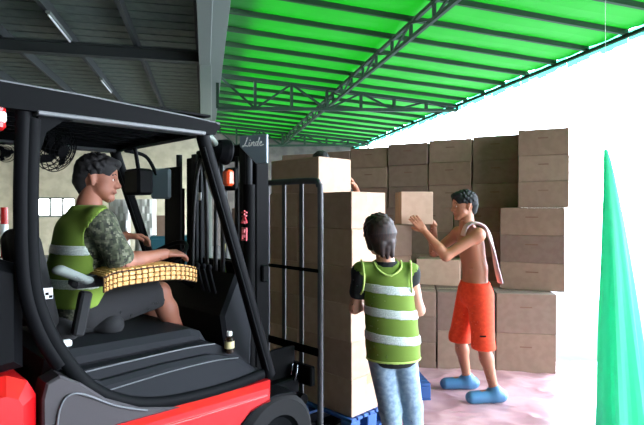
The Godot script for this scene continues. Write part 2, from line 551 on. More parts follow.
# ------------------------------------------------------------------ setting
func build_setting() -> void:
	var fl := setting("floor", TURN)
	part(fl, "slab", box(Vector3(20, 0.2, 34), 0.0, Vector3(-3.4, -0.1, -9)), M.concrete)
	var yard := setting("ground_outside", TURN)
	part(yard, "slab", box(Vector3(300, 0.2, 600), 0.0, Vector3(156.6, -0.12, -9)), M.yard)
	part(yard, "slab", box(Vector3(20, 0.2, 40), 0.0, Vector3(-3.4, -0.12, 28)), M.yard)
	# far wall of the workshop, built round its window
	var wf := setting("wall_far", TURN)
	var holes := [[-5.6, -4.4, 1.3, 1.98]]
	part(wf, "wall_panel", box(Vector3(13.2, 1.3, 0.2), 0.0, Vector3(-6.6, 0.65, -19.1)), M.plaster)
	part(wf, "wall_panel", box(Vector3(13.2, 2.75, 0.2), 0.0, Vector3(-6.6, 1.98 + 1.375, -19.1)), M.plaster)
	for s in [[-13.2, -5.6], [-4.4, 0.0]]:
		part(wf, "wall_panel", box(Vector3(s[1] - s[0], 0.68, 0.2), 0.0, Vector3((s[0] + s[1]) / 2.0, 1.64, -19.1)), M.plaster)
	var nw := 1
	for h in holes:
		var w := setting("window_%d" % nw, TURN)
		nw += 1
		var mb := MB.new()
		var wd: float = h[1] - h[0]
		for k in 4:
			add_bevel_box(mb, Vector3(h[0] + wd * k / 3.0, 1.64, -19.1), Vector3(0.06, 0.68, 0.08), 0.005)
		for y in [1.33, 1.95]:
			add_bevel_box(mb, Vector3((h[0] + h[1]) / 2.0, y, -19.1), Vector3(wd, 0.06, 0.08), 0.005)
		part(w, "window_frame", mb.mesh(), M.steel_pale)
		for k in 3:
			part(w, "pane", box(Vector3(wd / 3.0 - 0.06, 0.58, 0.006), 0.0, Vector3(h[0] + wd * (k + 0.5) / 3.0, 1.64, -19.1)), M.glass)
	var wl := setting("wall_left", TURN)
	part(wl, "wall_panel", box(Vector3(0.2, 4.75, 26), 0.0, Vector3(-13.3, 2.37, -6.2)), M.plaster)
	var wb := setting("wall_back_light_block", TURN)
	part(wb, "wall_panel", box(Vector3(20.2, 5.2, 0.2), 0.0, Vector3(-3.2, 2.6, 6.9)), M.dark_wall)  # unseen rear wall, widened past the workshop to stop light from behind
	# roof of the workshop: corrugated deck, beams along it, girders across it
	var ce := setting("ceiling", TURN)
	var mb := MB.new()
	var d := -7.0
	while d < 19.2:
		add_bevel_box(mb, Vector3(-6.55, 4.66, -d), Vector3(13.5, 0.03, 0.20), 0.004)
		add_bevel_box(mb, Vector3(-6.55, 4.672, -d - 0.175), Vector3(13.5, 0.03, 0.18), 0.004)
		d += 0.35
	part(ce, "corrugated_deck", mb.mesh(), M.deck)
	for k in 12:
		var u := -0.10 - 1.07 * k
		var b := MB.new()
		add_bevel_box(b, Vector3(u, 4.56, -6.1), Vector3(0.03, 0.17, 26), 0.003)
		add_bevel_box(b, Vector3(u - 0.02, 4.475, -6.1), Vector3(0.07, 0.012, 26), 0.002)
		part(ce, "beam", b.mesh(), M.steel_grey)
	for dd in [2.4, 9.5, 16.6]:
		var b := MB.new()
		add_bevel_box(b, Vector3(-6.6, 4.345, -dd), Vector3(13.3, 0.17, 0.02), 0.003)
		add_bevel_box(b, Vector3(-6.6, 4.25, -dd), Vector3(13.3, 0.02, 0.16), 0.003)
		add_bevel_box(b, Vector3(-6.6, 4.44, -dd), Vector3(13.3, 0.02, 0.16), 0.003)
		part(ce, "girder", b.mesh(), M.steel_grey)
	var fb := MB.new()
	add_bevel_box(fb, Vector3(0.02, 4.40, -6.1), Vector3(0.03, 0.42, 26), 0.004)
	add_bevel_box(fb, Vector3(0.0, 4.19, -6.1), Vector3(0.2, 0.025, 26), 0.004)
	part(ce, "edge_beam", fb.mesh(), M.steel_pale)
	part(ce, "added_shade_roof", box(Vector3(6.9, 0.08, 6.0), 0.004, Vector3(3.4, 4.75, 3.9)), M.deck)  # unseen roof behind the camera, added to darken camera-facing sides
	part(ce, "eaves_overhang", box(Vector3(0.95, 0.03, 26), 0.003, Vector3(0.36, 5.0, -6.1)), M.deck)
	part(ce, "eaves_panel", box(Vector3(0.34, 0.03, 26), 0.003, Vector3(0.2, 4.62, -6.1)), M.steel_pale)
	# steel columns along the open side
	for dd in [9.5, 16.6]:
		var c := setting("trim_%d" % (1 if dd < 10 else 2), TURN)
		var b := MB.new()
		add_bevel_box(b, Vector3(0.02, 2.1, -dd), Vector3(0.02, 4.2, 0.2), 0.003)
		for s in [-0.1, 0.1]:
			add_bevel_box(b, Vector3(0.02, 2.1, -dd + s), Vector3(0.2, 4.2, 0.02), 0.003)
		part(c, "column", b.mesh(), M.steel_pale)
	var ws := setting("wall_side", TURN)
	part(ws, "wall_panel", box(Vector3(0.2, 4.9, 3.2), 0.0, Vector3(-0.02, 2.45, -20.7)), M.plaster)
	# wall that closes the far end under the canopy
	var we := setting("wall_end", TURN)
	part(we, "wall_panel", box(Vector3(6.9, 5.2, 0.2), 0.0, Vector3(3.45, 2.6, -22.2)), M.dark_wall)

# ------------------------------------------------------------------ canopy
func roof_y(u: float) -> float:
	return 4.88 - 0.073 * (u - 0.356)

func build_canopy() -> void:
	var c := thing("canopy", "translucent green tarpaulin canopy on steel trusses beside the workshop", "canopy", Vector3.ZERO, TURN)
	# tarpaulin: one sheet, sagging a little between the purlins
	var mb := MB.new()
	var u0 := 0.30
	var u1 := 6.6
	var d0 := -0.85
	var step := 0.85
	var rows := 27 * 4
	var cols := 10
	for side in [1.0, -1.0]:
		var pts := []
		for r in rows + 1:
			var row := []
			var d := d0 + step * r / 4.0
			for q in cols + 1:
				var u := lerpf(u0, u1, float(q) / cols)
				var sag := -0.035 * absf(sin(PI * r / 4.0)) - 0.01 * sin(u * 3.0 + d * 1.7)
				row.append(Vector3(u, roof_y(u) + 0.03 + sag + 0.002 * side, -d))
			pts.append(row)
		for r in rows:
			for q in cols:
				var n0: Vector3 = (pts[r + 1][q] - pts[r][q]).cross(pts[r][q + 1] - pts[r][q]).normalized()
				if n0.y * side < 0.0:
					n0 = -n0
				mb.flat([pts[r][q], pts[r][q + 1], pts[r + 1][q + 1], pts[r + 1][q]], n0)
	part(c, "tarpaulin", mb.mesh(), M.tarp)
	for k in 28:
		var d := d0 + step * k
		part(c, "purlin", bar(Vector3(u0, roof_y(u0) - 0.02, -d), Vector3(u1, roof_y(u1) - 0.02, -d), 0.06, 0.085), M.purlin)
	# fringe hanging from the outer edge
	var fr := MB.new()
	for k in 27 * 3:
		var d := d0 + step * k / 3.0
		var drop := 0.20 + 0.03 * sin(k * 2.1)
		add_bevel_box(fr, Vector3(u1 + 0.02 + 0.01 * sin(k * 1.3), roof_y(u1) - drop / 2.0 + 0.02, -d - step / 6.0), Vector3(0.006, drop, step / 3.0), 0.0)
	part(c, "edge_fringe", fr.mesh(), M.fringe)
	part(c, "edge_rail", bar(Vector3(u1 - 0.03, roof_y(u1) - 0.08, -d0), Vector3(u1 - 0.03, roof_y(u1) - 0.08, -(d0 + 22.95)), 0.06, 0.06), M.truss)
	# the long truss
	var ut := 3.25
	var yt := roof_y(ut) - 0.08
	var yb := 4.34
	var t := Node3D.new()
	t.name = "long_truss"
	c.add_child(t, true)
	for y in [yt, yb]:
		part(t, "chord", bar(Vector3(ut, y, -d0), Vector3(ut, y, -(d0 + 22.95)), 0.06, 0.06), M.truss)
	for k in 27:
		var d := d0 + step * k
		part(t, "post", bar(Vector3(ut, yt, -d), Vector3(ut, yb, -d), 0.05, 0.05), M.truss)
		part(t, "diagonal", bar(Vector3(ut, yb if k % 2 else yt, -d), Vector3(ut, yt if k % 2 else yb, -d - step), 0.035, 0.035), M.truss)
	# trusses across the canopy
	for dd in [4.9, 12.4, 19.9]:
		var x := Node3D.new()
		x.name = "cross_truss"
		c.add_child(x, true)
		part(x, "chord", bar(Vector3(u0, roof_y(u0) - 0.08, -dd), Vector3(u1, roof_y(u1) - 0.08, -dd), 0.08, 0.08), M.truss)
		part(x, "chord", bar(Vector3(u0, 4.0, -dd), Vector3(u1, 4.22, -dd), 0.08, 0.08), M.truss)
		for k in 8:
			var ua := lerpf(u0, u1, k / 7.0)
			var ub := lerpf(u0, u1, (k + 1) / 7.0)
			part(x, "post", bar(Vector3(ua, 4.0 + 0.22 * k / 7.0, -dd), Vector3(ua, roof_y(ua) - 0.08, -dd), 0.07, 0.07), M.truss)
			if k < 7:
				var ya := roof_y(ua) - 0.08
				var yb2 := roof_y(ub) - 0.08
				var la := 4.0 + 0.22 * k / 7.0
				var lb := 4.0 + 0.22 * (k + 1) / 7.0
				part(x, "diagonal", bar(Vector3(ua, la if k % 2 else ya, -dd), Vector3(ub, yb2 if k % 2 else lb, -dd), 0.05, 0.05), M.truss)
	# posts under the outer edge
	for dd in [-0.7, 19.9]:
		part(c, "canopy_post", tube([Vector3(u1 - 0.03, 0, -dd), Vector3(u1 - 0.03, roof_y(u1) - 0.1, -dd)], 0.05, -1.0, 10), M.steel_pale)

# ------------------------------------------------------------------ forklift; x to its right, -z ahead, origin on its right flank
const FORK_AT := Vector3(-0.272, 0, -2.759)

func stroke(pts: Array, w: float) -> ArrayMesh:
	return tube(smooth_path(pts, 5), w, w * 0.4, 6, Vector3(0, 0, 1))

func build_forklift() -> void:
	var f := thing("forklift", "red and black counterbalance forklift with open cab and tall mast", "forklift", FORK_AT, -PI / 4)
	# --- body
	var body := MB.new()
	add_extrude_x(body, PackedVector2Array([Vector2(0.0, 0.64), Vector2(0.92, 0.66), Vector2(1.0, 0.60), Vector2(1.02, 0.2), Vector2(0.33, 0.2), Vector2(0.30, 0.32), Vector2(0.24, 0.42), Vector2(0.14, 0.5), Vector2(0.03, 0.52), Vector2(0.0, 0.52)]), -1.12, 0.012, 0.03)
	part(f, "lower_body", body.mesh(), M.forklift_red)
	part(f, "body_crease", tube([Vector3(0.012, 0.575, 0.05), Vector3(0.016, 0.585, 0.5), Vector3(0.012, 0.6, 0.9)], 0.01, 0.006, 6), M.forklift_red)
	part(f, "chassis", box(Vector3(0.8, 0.36, 1.3), 0.01, Vector3(-0.56, 0.36, 0.3)), M.cab_black)
	var cw := [Vector2(1.16, 0.16), Vector2(1.16, 0.86), Vector2(1.19, 0.92), Vector2(1.26, 0.955), Vector2(1.45, 0.95), Vector2(1.6, 0.9), Vector2(1.7, 0.8), Vector2(1.74, 0.6), Vector2(1.72, 0.2), Vector2(1.66, 0.16)]
	part(f, "counterweight", extrude_x(cw, -1.14, 0.03, 0.06), M.forklift_red)
	# grey flank under the curved sill
	part(f, "flank_panel", extrude_x([Vector2(0.55, 0.645), Vector2(0.75, 0.70), Vector2(0.9, 0.78), Vector2(1.0, 0.87), Vector2(1.08, 0.92), Vector2(1.13, 0.90), Vector2(1.145, 0.84), Vector2(1.145, 0.3), Vector2(1.02, 0.25), Vector2(0.99, 0.62), Vector2(0.9, 0.655)], -0.12, 0.0, 0.008), M.plastic_side)
	part(f, "flank_trim", tube(smooth_path([Vector3(0.004, 0.60, 1.10), Vector3(0.006, 0.79, 1.085), Vector3(0.006, 0.835, 1.02), Vector3(0.004, 0.74, 0.86), Vector3(0.002, 0.68, 0.72)]), 0.005, -1.0, 6), M.plastic_line)
	# --- hood: engine cover carrying the seat
	var hood := [Vector2(0.05, 0.66), Vector2(0.09, 0.74), Vector2(0.2, 0.83), Vector2(0.30, 0.88), Vector2(0.36, 0.895), Vector2(0.98, 0.895), Vector2(1.08, 0.895), Vector2(1.08, 0.64), Vector2(0.06, 0.62)]
	part(f, "hood", extrude_x(hood, -1.06, -0.09, 0.025), M.plastic_grey)
	part(f, "hood_ledge", extrude_x([Vector2(0.03, 0.64), Vector2(0.07, 0.71), Vector2(0.20, 0.80), Vector2(0.36, 0.845), Vector2(0.6, 0.85), Vector2(0.9, 0.84), Vector2(1.03, 0.9), Vector2(1.05, 0.7), Vector2(0.9, 0.64)], -1.09, -0.04, 0.02), M.plastic_grey)
	part(f, "hood_trim", tube(smooth_path([Vector3(-0.086, 0.885, 1.0), Vector3(-0.086, 0.892, 0.7), Vector3(-0.086, 0.893, 0.45), Vector3(-0.086, 0.885, 0.31)]), 0.004, -1.0, 6), M.plastic_line)
	part(f, "hood_trim", tube(smooth_path([Vector3(-0.036, 0.80, 0.88), Vector3(-0.036, 0.815, 0.6), Vector3(-0.036, 0.815, 0.35), Vector3(-0.036, 0.80, 0.20)]), 0.003, -1.0, 6), M.plastic_line)
	part(f, "seat_base", extrude_x([Vector2(0.31, 0.88), Vector2(0.35, 0.945), Vector2(0.41, 0.965), Vector2(1.03, 0.975), Vector2(1.09, 0.95), Vector2(1.1, 0.88)], -0.95, -0.14, 0.03), M.plastic_grey)
	# --- cab frame: roof, pillars, curved sill loop
	var loop := smooth_path([Vector3(0, 1.93, 1.165), Vector3(0, 1.6, 1.175), Vector3(0, 1.3, 1.165), Vector3(0, 1.13, 1.125), Vector3(0, 0.97, 1.05), Vector3(0, 0.83, 0.95), Vector3(0, 0.735, 0.81), Vector3(0, 0.685, 0.65), Vector3(0, 0.665, 0.45), Vector3(0, 0.663, 0.25), Vector3(0, 0.68, 0.04)])
	for x in [-0.035, -1.065]:
		var o := []
		for p in loop:
			o.append(p + Vector3(x, 0, 0))
		part(f, "sill_frame", tube(o, 0.03, 0.024, 10, Vector3.RIGHT), M.cab_frame)
		part(f, "rear_pillar", tube(smooth_path([Vector3(x, 1.96, 1.195), Vector3(x, 1.6, 1.205), Vector3(x, 1.3, 1.195), Vector3(x, 1.1, 1.145), Vector3(x, 0.95, 1.07)]), 0.03, 0.024, 10, Vector3.RIGHT), M.cab_black)
		part(f, "front_pillar", tube([Vector3(x, 1.95, 0.415), Vector3(x, 1.9, 0.40), Vector3(x, 1.2, 0.165), Vector3(x, 0.66, -0.01)], 0.035, 0.03, 10, Vector3.RIGHT), M.cab_black)
		part(f, "pillar_edge", tube([Vector3(x + 0.034, 1.88, 0.425), Vector3(x + 0.034, 1.2, 0.195), Vector3(x + 0.034, 0.7, 0.03)], 0.006, -1.0, 6), M.cab_frame)
		part(f, "corner_gusset", extrude_x([Vector2(1.15, 1.95), Vector2(0.98, 1.95), Vector2(1.06, 1.93), Vector2(1.12, 1.88), Vector2(1.15, 1.78)], x - 0.012, x + 0.012, 0.002), M.cab_frame)
	var roof := Node3D.new()
	roof.name = "overhead_guard"
	f.add_child(roof)
	for x in [-0.03, -1.07]:
		part(roof, "side_rail", extrude_x([Vector2(0.33, 1.985), Vector2(0.38, 1.945), Vector2(1.32, 1.955), Vector2(1.45, 1.99), Vector2(1.4, 2.05), Vector2(1.0, 2.04), Vector2(0.5, 2.015), Vector2(0.36, 2.005)], x - 0.035, x + 0.035, 0.01), M.cab_frame)
		part(roof, "inner_lip", bar(Vector3(x, 1.948, 0.42), Vector3(x, 1.95, 1.16), 0.08, 0.018, 0.004), M.plastic_line)
		part(roof, "rain_edge", tube([Vector3(x * 1.02 + 0.02, 2.055, 1.42), Vector3(x * 1.02 + 0.02, 2.045, 1.0), Vector3(x * 1.02 + 0.02, 2.02, 0.5), Vector3(x * 1.02 + 0.02, 2.006, 0.33)], 0.006, -1.0, 6), M.plastic_line)
	part(roof, "cross_rail", bar(Vector3(-1.07, 1.98, 0.37), Vector3(-0.03, 1.98, 0.37), 0.07, 0.05), M.cab_black)
	part(roof, "cross_rail", bar(Vector3(-1.07, 2.0, 1.4), Vector3(-0.03, 2.0, 1.4), 0.07, 0.05), M.cab_black)
	for k in 7:
		part(roof, "roof_bar", bar(Vector3(-0.16 - 0.13 * k, 2.0, 0.4), Vector3(-0.16 - 0.13 * k, 2.02, 1.4), 0.03, 0.05), M.cab_black)
	part(roof, "roof_sheet", box(Vector3(1.02, 0.012, 1.06), 0.003, Vector3(-0.55, 2.045, 0.89)), M.cab_black)
	# rear bulk behind the seat
	part(f, "rear_cover", extrude_x([Vector2(1.19, 0.96), Vector2(1.19, 1.36), Vector2(1.3, 1.40), Vector2(1.5, 1.34), Vector2(1.62, 1.2), Vector2(1.66, 0.92)], -1.0, -0.05, 0.04), M.cab_black)
	part(f, "tail_lamp", box(Vector3(0.09, 0.10, 0.05), 0.012, Vector3(-0.05, 1.92, 1.285)), M.lens_red)
	part(f, "lamp_glass", box(Vector3(0.05, 0.05, 0.052), 0.01, Vector3(-0.027, 1.92, 1.285)), M.reflective)
	# --- seat
	var seat := Node3D.new()
	seat.name = "seat"
	f.add_child(seat)
	part(seat, "cushion", field([bone(Vector3(-0.72, 1.0, 0.72), Vector3(-0.38, 1.0, 0.72), 0.055, 0.055), bone(Vector3(-0.72, 1.0, 0.95), Vector3(-0.38, 1.0, 0.95), 0.06, 0.06), bone(Vector3(-0.55, 1.0, 0.7), Vector3(-0.55, 1.0, 0.95), 0.05, 0.05, Vector3.RIGHT, 0.3)], 0.015, 0.04), M.seat_cloth)
	part(seat, "backrest", field([bone(Vector3(-0.7, 1.05, 1.02), Vector3(-0.68, 1.42, 1.08), 0.06, 0.05), bone(Vector3(-0.4, 1.05, 1.02), Vector3(-0.42, 1.42, 1.08), 0.06, 0.05), bone(Vector3(-0.55, 1.08, 1.02), Vector3(-0.55, 1.45, 1.085), 0.05, 0.045, Vector3.RIGHT, 0.35)], 0.015, 0.05), M.seat_cloth)
	part(seat, "label_sticker", box(Vector3(0.006, 0.05, 0.05), 0.001, Vector3(-0.335, 1.20, 1.03)), M.white_paint)
	for k in 3:
		part(seat, "sticker_mark", box(Vector3(0.002, 0.012, 0.014), 0.0, Vector3(-0.331, 1.185 + 0.014 * (k % 2), 1.015 + 0.015 * k)), M.cab_black)
	part(seat, "belt_buckle", box(Vector3(0.03, 0.03, 0.07), 0.006, Vector3(-0.22, 0.99, 1.0)), M.white_paint)
	part(seat, "armrest", bar(Vector3(-0.28, 1.245, 0.95), Vector3(-0.28, 1.245, 0.42), 0.09, 0.055, 0.02), M.seat_cloth)
	part(seat, "armrest_post", bar(Vector3(-0.28, 1.0, 0.92), Vector3(-0.28, 1.2, 0.88), 0.06, 0.05, 0.01), M.seat_cloth)
	# --- steering and dash
	part(f, "dash_console", extrude_x([Vector2(0.02, 0.66), Vector2(0.0, 1.05), Vector2(0.06, 1.20), Vector2(0.12, 1.22), Vector2(0.22, 1.0), Vector2(0.16, 0.66)], -0.98, -0.16, 0.02), M.plastic_grey)
	part(f, "footwell", box(Vector3(0.9, 0.03, 0.5), 0.005, Vector3(-0.56, 0.655, 0.22)), M.rubber)
	part(f, "steering_column", tube([Vector3(-0.55, 1.1, 0.12), Vector3(-0.55, 1.25, 0.34)], 0.03), M.cab_black)
	var sw := Node3D.new()
	sw.name = "steering_wheel"
	f.add_child(sw)
	var ring := []
	var ax := Vector3(0, 0.82, 0.57).normalized()
	var e1 := Vector3.RIGHT
	var e2 := ax.cross(e1)
	for k in 25:
		ring.append(Vector3(-0.55, 1.29, 0.37) + (e1 * cos(TAU * k / 24.0) + e2 * sin(TAU * k / 24.0)) * 0.165)
	part(sw, "rim", tube(ring, 0.013, -1.0, 8, ax), M.cab_black)
	for k in 3:
		part(sw, "spoke", tube([Vector3(-0.55, 1.275, 0.36), Vector3(-0.55, 1.29, 0.37) + (e1 * cos(TAU * k / 3.0 + 0.5) + e2 * sin(TAU * k / 3.0 + 0.5)) * 0.165], 0.01), M.cab_black)
	for k in 3:
		part(f, "lever", tube([Vector3(-0.34 + 0.06 * k, 1.12, 0.22), Vector3(-0.34 + 0.06 * k, 1.26, 0.26)], 0.008), M.cab_black)
		part(f, "lever_knob", lathe(Vector3(-0.34 + 0.06 * k, 1.26, 0.26), Vector3.UP, [Vector2(0, -0.015), Vector2(0.014, -0.008), Vector2(0.017, 0.006), Vector2(0.012, 0.018), Vector2(0, 0.022)], 12), M.cab_black)
	# display box hanging under the guard's far front corner
	part(f, "display_box", box(Vector3(0.2, 0.16, 0.1), 0.015, Vector3(-0.85, 1.745, 0.36)), M.cab_black)
	part(f, "display_arm", tube([Vector3(-0.85, 1.82, 0.36), Vector3(-0.86, 1.97, 0.38)], 0.012), M.cab_black)
	part(f, "wing_mirror", box(Vector3(0.14, 0.2, 0.03), 0.014, Vector3(-0.93, 1.745, 0.17), Basis(Vector3.UP, 0.6)), M.sign_plate)
	part(f, "mirror_arm", tube(smooth_path([Vector3(-1.0, 1.95, 0.38), Vector3(-0.98, 1.92, 0.25), Vector3(-0.95, 1.8, 0.19)]), 0.012), M.cab_black)
	# cab fan in a wire cage
	var fan := Node3D.new()
	fan.name = "cab_fan"
	f.add_child(fan)
	var fc := Vector3(-0.62, 1.885, 0.90)
	var fdir := Vector3(0.62, -0.25, -0.35).normalized()
	var fx := fdir.cross(Vector3.UP).normalized()
	var fy := fx.cross(fdir)
	var cage := MB.new()
	for k in 5:
		var rr := 0.035 + 0.0205 * k
		var lift := 0.04 * (1.0 - pow(rr / 0.122, 2.0))
		for g in [1.0, -1.0]:
			var pts := []
			for j in 21:
				pts.append(fc + fdir * (lift + 0.012) * g + (fx * cos(TAU * j / 20.0) + fy * sin(TAU * j / 20.0)) * rr)
			add_tube(cage, pts, 0.0024, -1.0, 5, fdir)
	for j in 16:
		var dd := fx * cos(TAU * j / 16.0) + fy * sin(TAU * j / 16.0)
		for g in [1.0, -1.0]:
			add_tube(cage, [fc + fdir * 0.05 * g + dd * 0.025, fc + fdir * 0.038 * g + dd * 0.08, fc + dd * 0.12], 0.0022, -1.0, 5, fdir)
	part(fan, "cage", cage.mesh(), M.cab_frame)
	var blades := MB.new()
	for j in 4:
		var a := TAU * j / 4.0
		var d1 := fx * cos(a) + fy * sin(a)
		var d2 := fx * cos(a + 0.9) + fy * sin(a + 0.9)
		add_tube(blades, [fc + d1 * 0.02, fc + (d1 + d2) * 0.5 * 0.06 + fdir * 0.008, fc + d2 * 0.1], 0.022, 0.004, 8, fdir)
	part(fan, "blades", blades.mesh(), M.cab_black)
	part(fan, "motor", lathe(fc, fdir, [Vector2(0, -0.08), Vector2(0.035, -0.075), Vector2(0.04, -0.02), Vector2(0.03, 0.05), Vector2(0, 0.052)], 14), M.cab_black)
	part(fan, "bracket", tube([fc - fdir * 0.06, fc - fdir * 0.06 + Vector3(0, 0.12, 0)], 0.012), M.cab_black)
	# --- mast
	var mast := Node3D.new()
	mast.name = "mast"
	f.add_child(mast)
	for s in [[-0.28, 1.0], [-0.93, -1.0]]:
		var x: float = s[0]
		var g: float = s[1]
		var ch := MB.new()
		add_bevel_box(ch, Vector3(x + 0.06 * g, 0.99, -0.10), Vector3(0.018, 1.88, 0.09), 0.004)
		add_bevel_box(ch, Vector3(x + 0.03 * g, 0.99, -0.06), Vector3(0.075, 1.88, 0.014), 0.004)
		add_bevel_box(ch, Vector3(x + 0.03 * g, 0.99, -0.14), Vector3(0.075, 1.88, 0.014), 0.004)
		part(mast, "outer_channel", ch.mesh(), M.mast_black)
		var ic := MB.new()
		add_bevel_box(ic, Vector3(x - 0.03 * g, 1.0, -0.1), Vector3(0.018, 1.9, 0.10), 0.004)
		add_bevel_box(ic, Vector3(x - 0.05 * g, 1.0, -0.045), Vector3(0.06, 1.9, 0.014), 0.004)
		part(mast, "inner_channel", ic.mesh(), M.grille_bar)
		part(mast, "lift_cylinder", tube([Vector3(x + 0.07 * g, 0.3, 0.0), Vector3(x + 0.07 * g, 1.72, 0.0)], 0.036, -1.0, 14), M.mast_black)
		part(mast, "lift_rod", tube([Vector3(x + 0.07 * g, 1.72, 0.0), Vector3(x + 0.07 * g, 1.95, 0.0)], 0.02, -1.0, 12), M.grille_bar)
		part(mast, "lift_chain", box(Vector3(0.03, 1.6, 0.014), 0.003, Vector3(x - 0.12 * g, 1.1, -0.05)), M.grille_bar)
		part(mast, "hydraulic_hose", tube(smooth_path([Vector3(x - 0.16 * g, 0.4, 0.02), Vector3(x - 0.15 * g, 1.2, 0.03), Vector3(x - 0.17 * g, 1.7, 0.02), Vector3(x - 0.22 * g, 1.9, 0.0), Vector3(x - 0.27 * g, 1.6, 0.0), Vector3(x - 0.28 * g, 0.4, 0.0)]), 0.014), M.hose)
	part(mast, "far_shield", box(Vector3(0.2, 1.75, 0.02), 0.004, Vector3(-0.9, 0.98, 0.10)), M.mast_black)
	for y in [0.45, 1.2, 1.93]:
		part(mast, "crosshead", box(Vector3(0.74, 0.1, 0.05), 0.008, Vector3(-0.56, y, -0.11)), M.mast_black)
	# name plate on the near channel, its lower left corner cut away
	var plate := part(mast, "name_plate", extrude_x([Vector2(0, 0), Vector2(-0.17, 0), Vector2(-0.17, -0.155), Vector2(-0.10, -0.155), Vector2(0, -0.06)], 0.0, 0.02, 0.004), M.sign_plate)
	plate.position = Vector3(-0.165, 1.985, 0.085)
	plate.rotation.y = -PI / 2 + 0.4
	plate.scale = Vector3(1, 1, 1.0)
	# white script on the plate, drawn in the plate's own (z, y) plane
	var script := [
		[Vector3(0, -0.02, -0.124), Vector3(0, -0.012, -0.116), Vector3(0, -0.03, -0.124), Vector3(0, -0.058, -0.138), Vector3(0, -0.062, -0.15), Vector3(0, -0.056, -0.143), Vector3(0, -0.06, -0.115)],
		[Vector3(0, -0.038, -0.104), Vector3(0, -0.056, -0.109), Vector3(0, -0.06, -0.104), Vector3(0, -0.05, -0.094)],
		[Vector3(0, -0.038, -0.090), Vector3(0, -0.059, -0.096), Vector3(0, -0.04, -0.082), Vector3(0, -0.041, -0.076), Vector3(0, -0.057, -0.08), Vector3(0, -0.059, -0.072)],
		[Vector3(0, -0.04, -0.052), Vector3(0, -0.04, -0.063), Vector3(0, -0.056, -0.068), Vector3(0, -0.058, -0.06), Vector3(0, -0.04, -0.05), Vector3(0, -0.015, -0.042), Vector3(0, -0.056, -0.054), Vector3(0, -0.059, -0.048)],
		[Vector3(0, -0.05, -0.04), Vector3(0, -0.044, -0.03), Vector3(0, -0.038, -0.034), Vector3(0, -0.05, -0.042), Vector3(0, -0.06, -0.036), Vector3(0, -0.055, -0.018)]]
	for s in script:
		var flipped := []
		for p: Vector3 in s:
			flipped.append(Vector3(0.021, p.y, -0.168 - p.z))
		part(plate, "letter", tube(smooth_path(flipped, 4), 0.0032, 0.0022, 6, Vector3.RIGHT), M.white_paint)
	part(plate, "letter_dot", lathe(Vector3(0.021, -0.028, -0.068), Vector3.RIGHT, [Vector2(0.0035, 0), Vector2(0.0035, 0.002), Vector2(0, 0.002)], 8), M.white_paint)
	# red characters running down the near cylinder, and other stickers
	for k in 2:
		var y := 1.53 - 0.095 * k
		var chars := [[[-0.024, 0.03], [0.024, 0.03]], [[0.0, 0.042], [0.0, -0.035]], [[-0.02, 0.008], [0.02, 0.012]], [[-0.002, 0.005], [-0.024, -0.03]], [[0.002, 0.005], [0.024, -0.03]]] if k == 0 else [[[-0.016, 0.04], [-0.02, -0.035]], [[-0.016, 0.035], [0.02, 0.035]], [[0.02, 0.035], [0.018, -0.035]], [[-0.014, 0.005], [0.016, 0.005]], [[-0.018, -0.03], [0.018, -0.03]], [[0.0, 0.03], [0.002, -0.02]]]
		for s in chars:
			part(mast, "red_character_stroke", bar(Vector3(-0.195 + s[0][0], y + s[0][1], 0.044), Vector3(-0.195 + s[1][0], y + s[1][1], 0.044), 0.009, 0.008, 0.0), M.red_paint)
	part(mast, "yellow_strip", box(Vector3(0.012, 0.16, 0.006), 0.001, Vector3(-0.24, 1.22, 0.045)), M.yellow_paint)
	part(mast, "white_sticker", box(Vector3(0.035, 0.05, 0.006), 0.001, Vector3(-0.69, 1.66, 0.03)), M.white_paint)
	part(mast, "red_sticker", box(Vector3(0.06, 0.06, 0.006), 0.001, Vector3(-0.55, 1.45, -0.075)), M.red_paint)
	part(mast, "yellow_strip", tube(smooth_path([Vector3(-0.56, 1.36, -0.07), Vector3(-0.57, 1.25, -0.07), Vector3(-0.55, 1.15, -0.07), Vector3(-0.56, 1.0, -0.07)]), 0.008), M.yellow_paint)
	# work lamp, indicator and white bracket by the near front pillar
	var lamp := Node3D.new()
	lamp.name = "work_lamp"
	f.add_child(lamp)
	part(lamp, "housing", lathe(Vector3(-0.25, 1.90, 0.14), Vector3(0.2, -0.1, -1), [Vector2(0, -0.075), Vector2(0.035, -0.068), Vector2(0.062, -0.04), Vector2(0.072, 0.0), Vector2(0.072, 0.02), Vector2(0.065, 0.03), Vector2(0, 0.03)], 22), M.cab_black)
	part(lamp, "bracket", tube(smooth_path([Vector3(-0.25, 1.93, 0.19), Vector3(-0.2, 1.96, 0.26), Vector3(-0.1, 1.955, 0.36)]), 0.018, -1.0, 8), M.steel_pale)
	part(f, "indicator_lamp", box(Vector3(0.06, 0.09, 0.05), 0.012, Vector3(-0.24, 1.755, 0.12)), M.amber)
	part(f, "indicator_housing", box(Vector3(0.10, 0.13, 0.04), 0.012, Vector3(-0.26, 1.75, 0.085)), M.cab_black)
	part(f, "pillar_bracket", bar(Vector3(-0.09, 1.78, 0.345), Vector3(-0.09, 1.64, 0.295), 0.03, 0.045, 0.006), M.steel_pale)
	# --- carriage, load backrest and forks
	var cg := Node3D.new()
	cg.name = "carriage"
	f.add_child(cg)
	var zb := -0.42
	for y in [0.22, 0.56]:
		part(cg, "fork_plate", box(Vector3(1.0, 0.12, 0.04), 0.008, Vector3(-0.56, y, zb + 0.05)), M.mast_black)
	part(cg, "side_plate", box(Vector3(0.03, 0.6, 0.22), 0.005, Vector3(-0.24, 0.42, -0.26)), M.mast_black)
	part(cg, "side_plate", box(Vector3(0.03, 0.6, 0.22), 0.005, Vector3(-0.88, 0.42, -0.26)), M.mast_black)
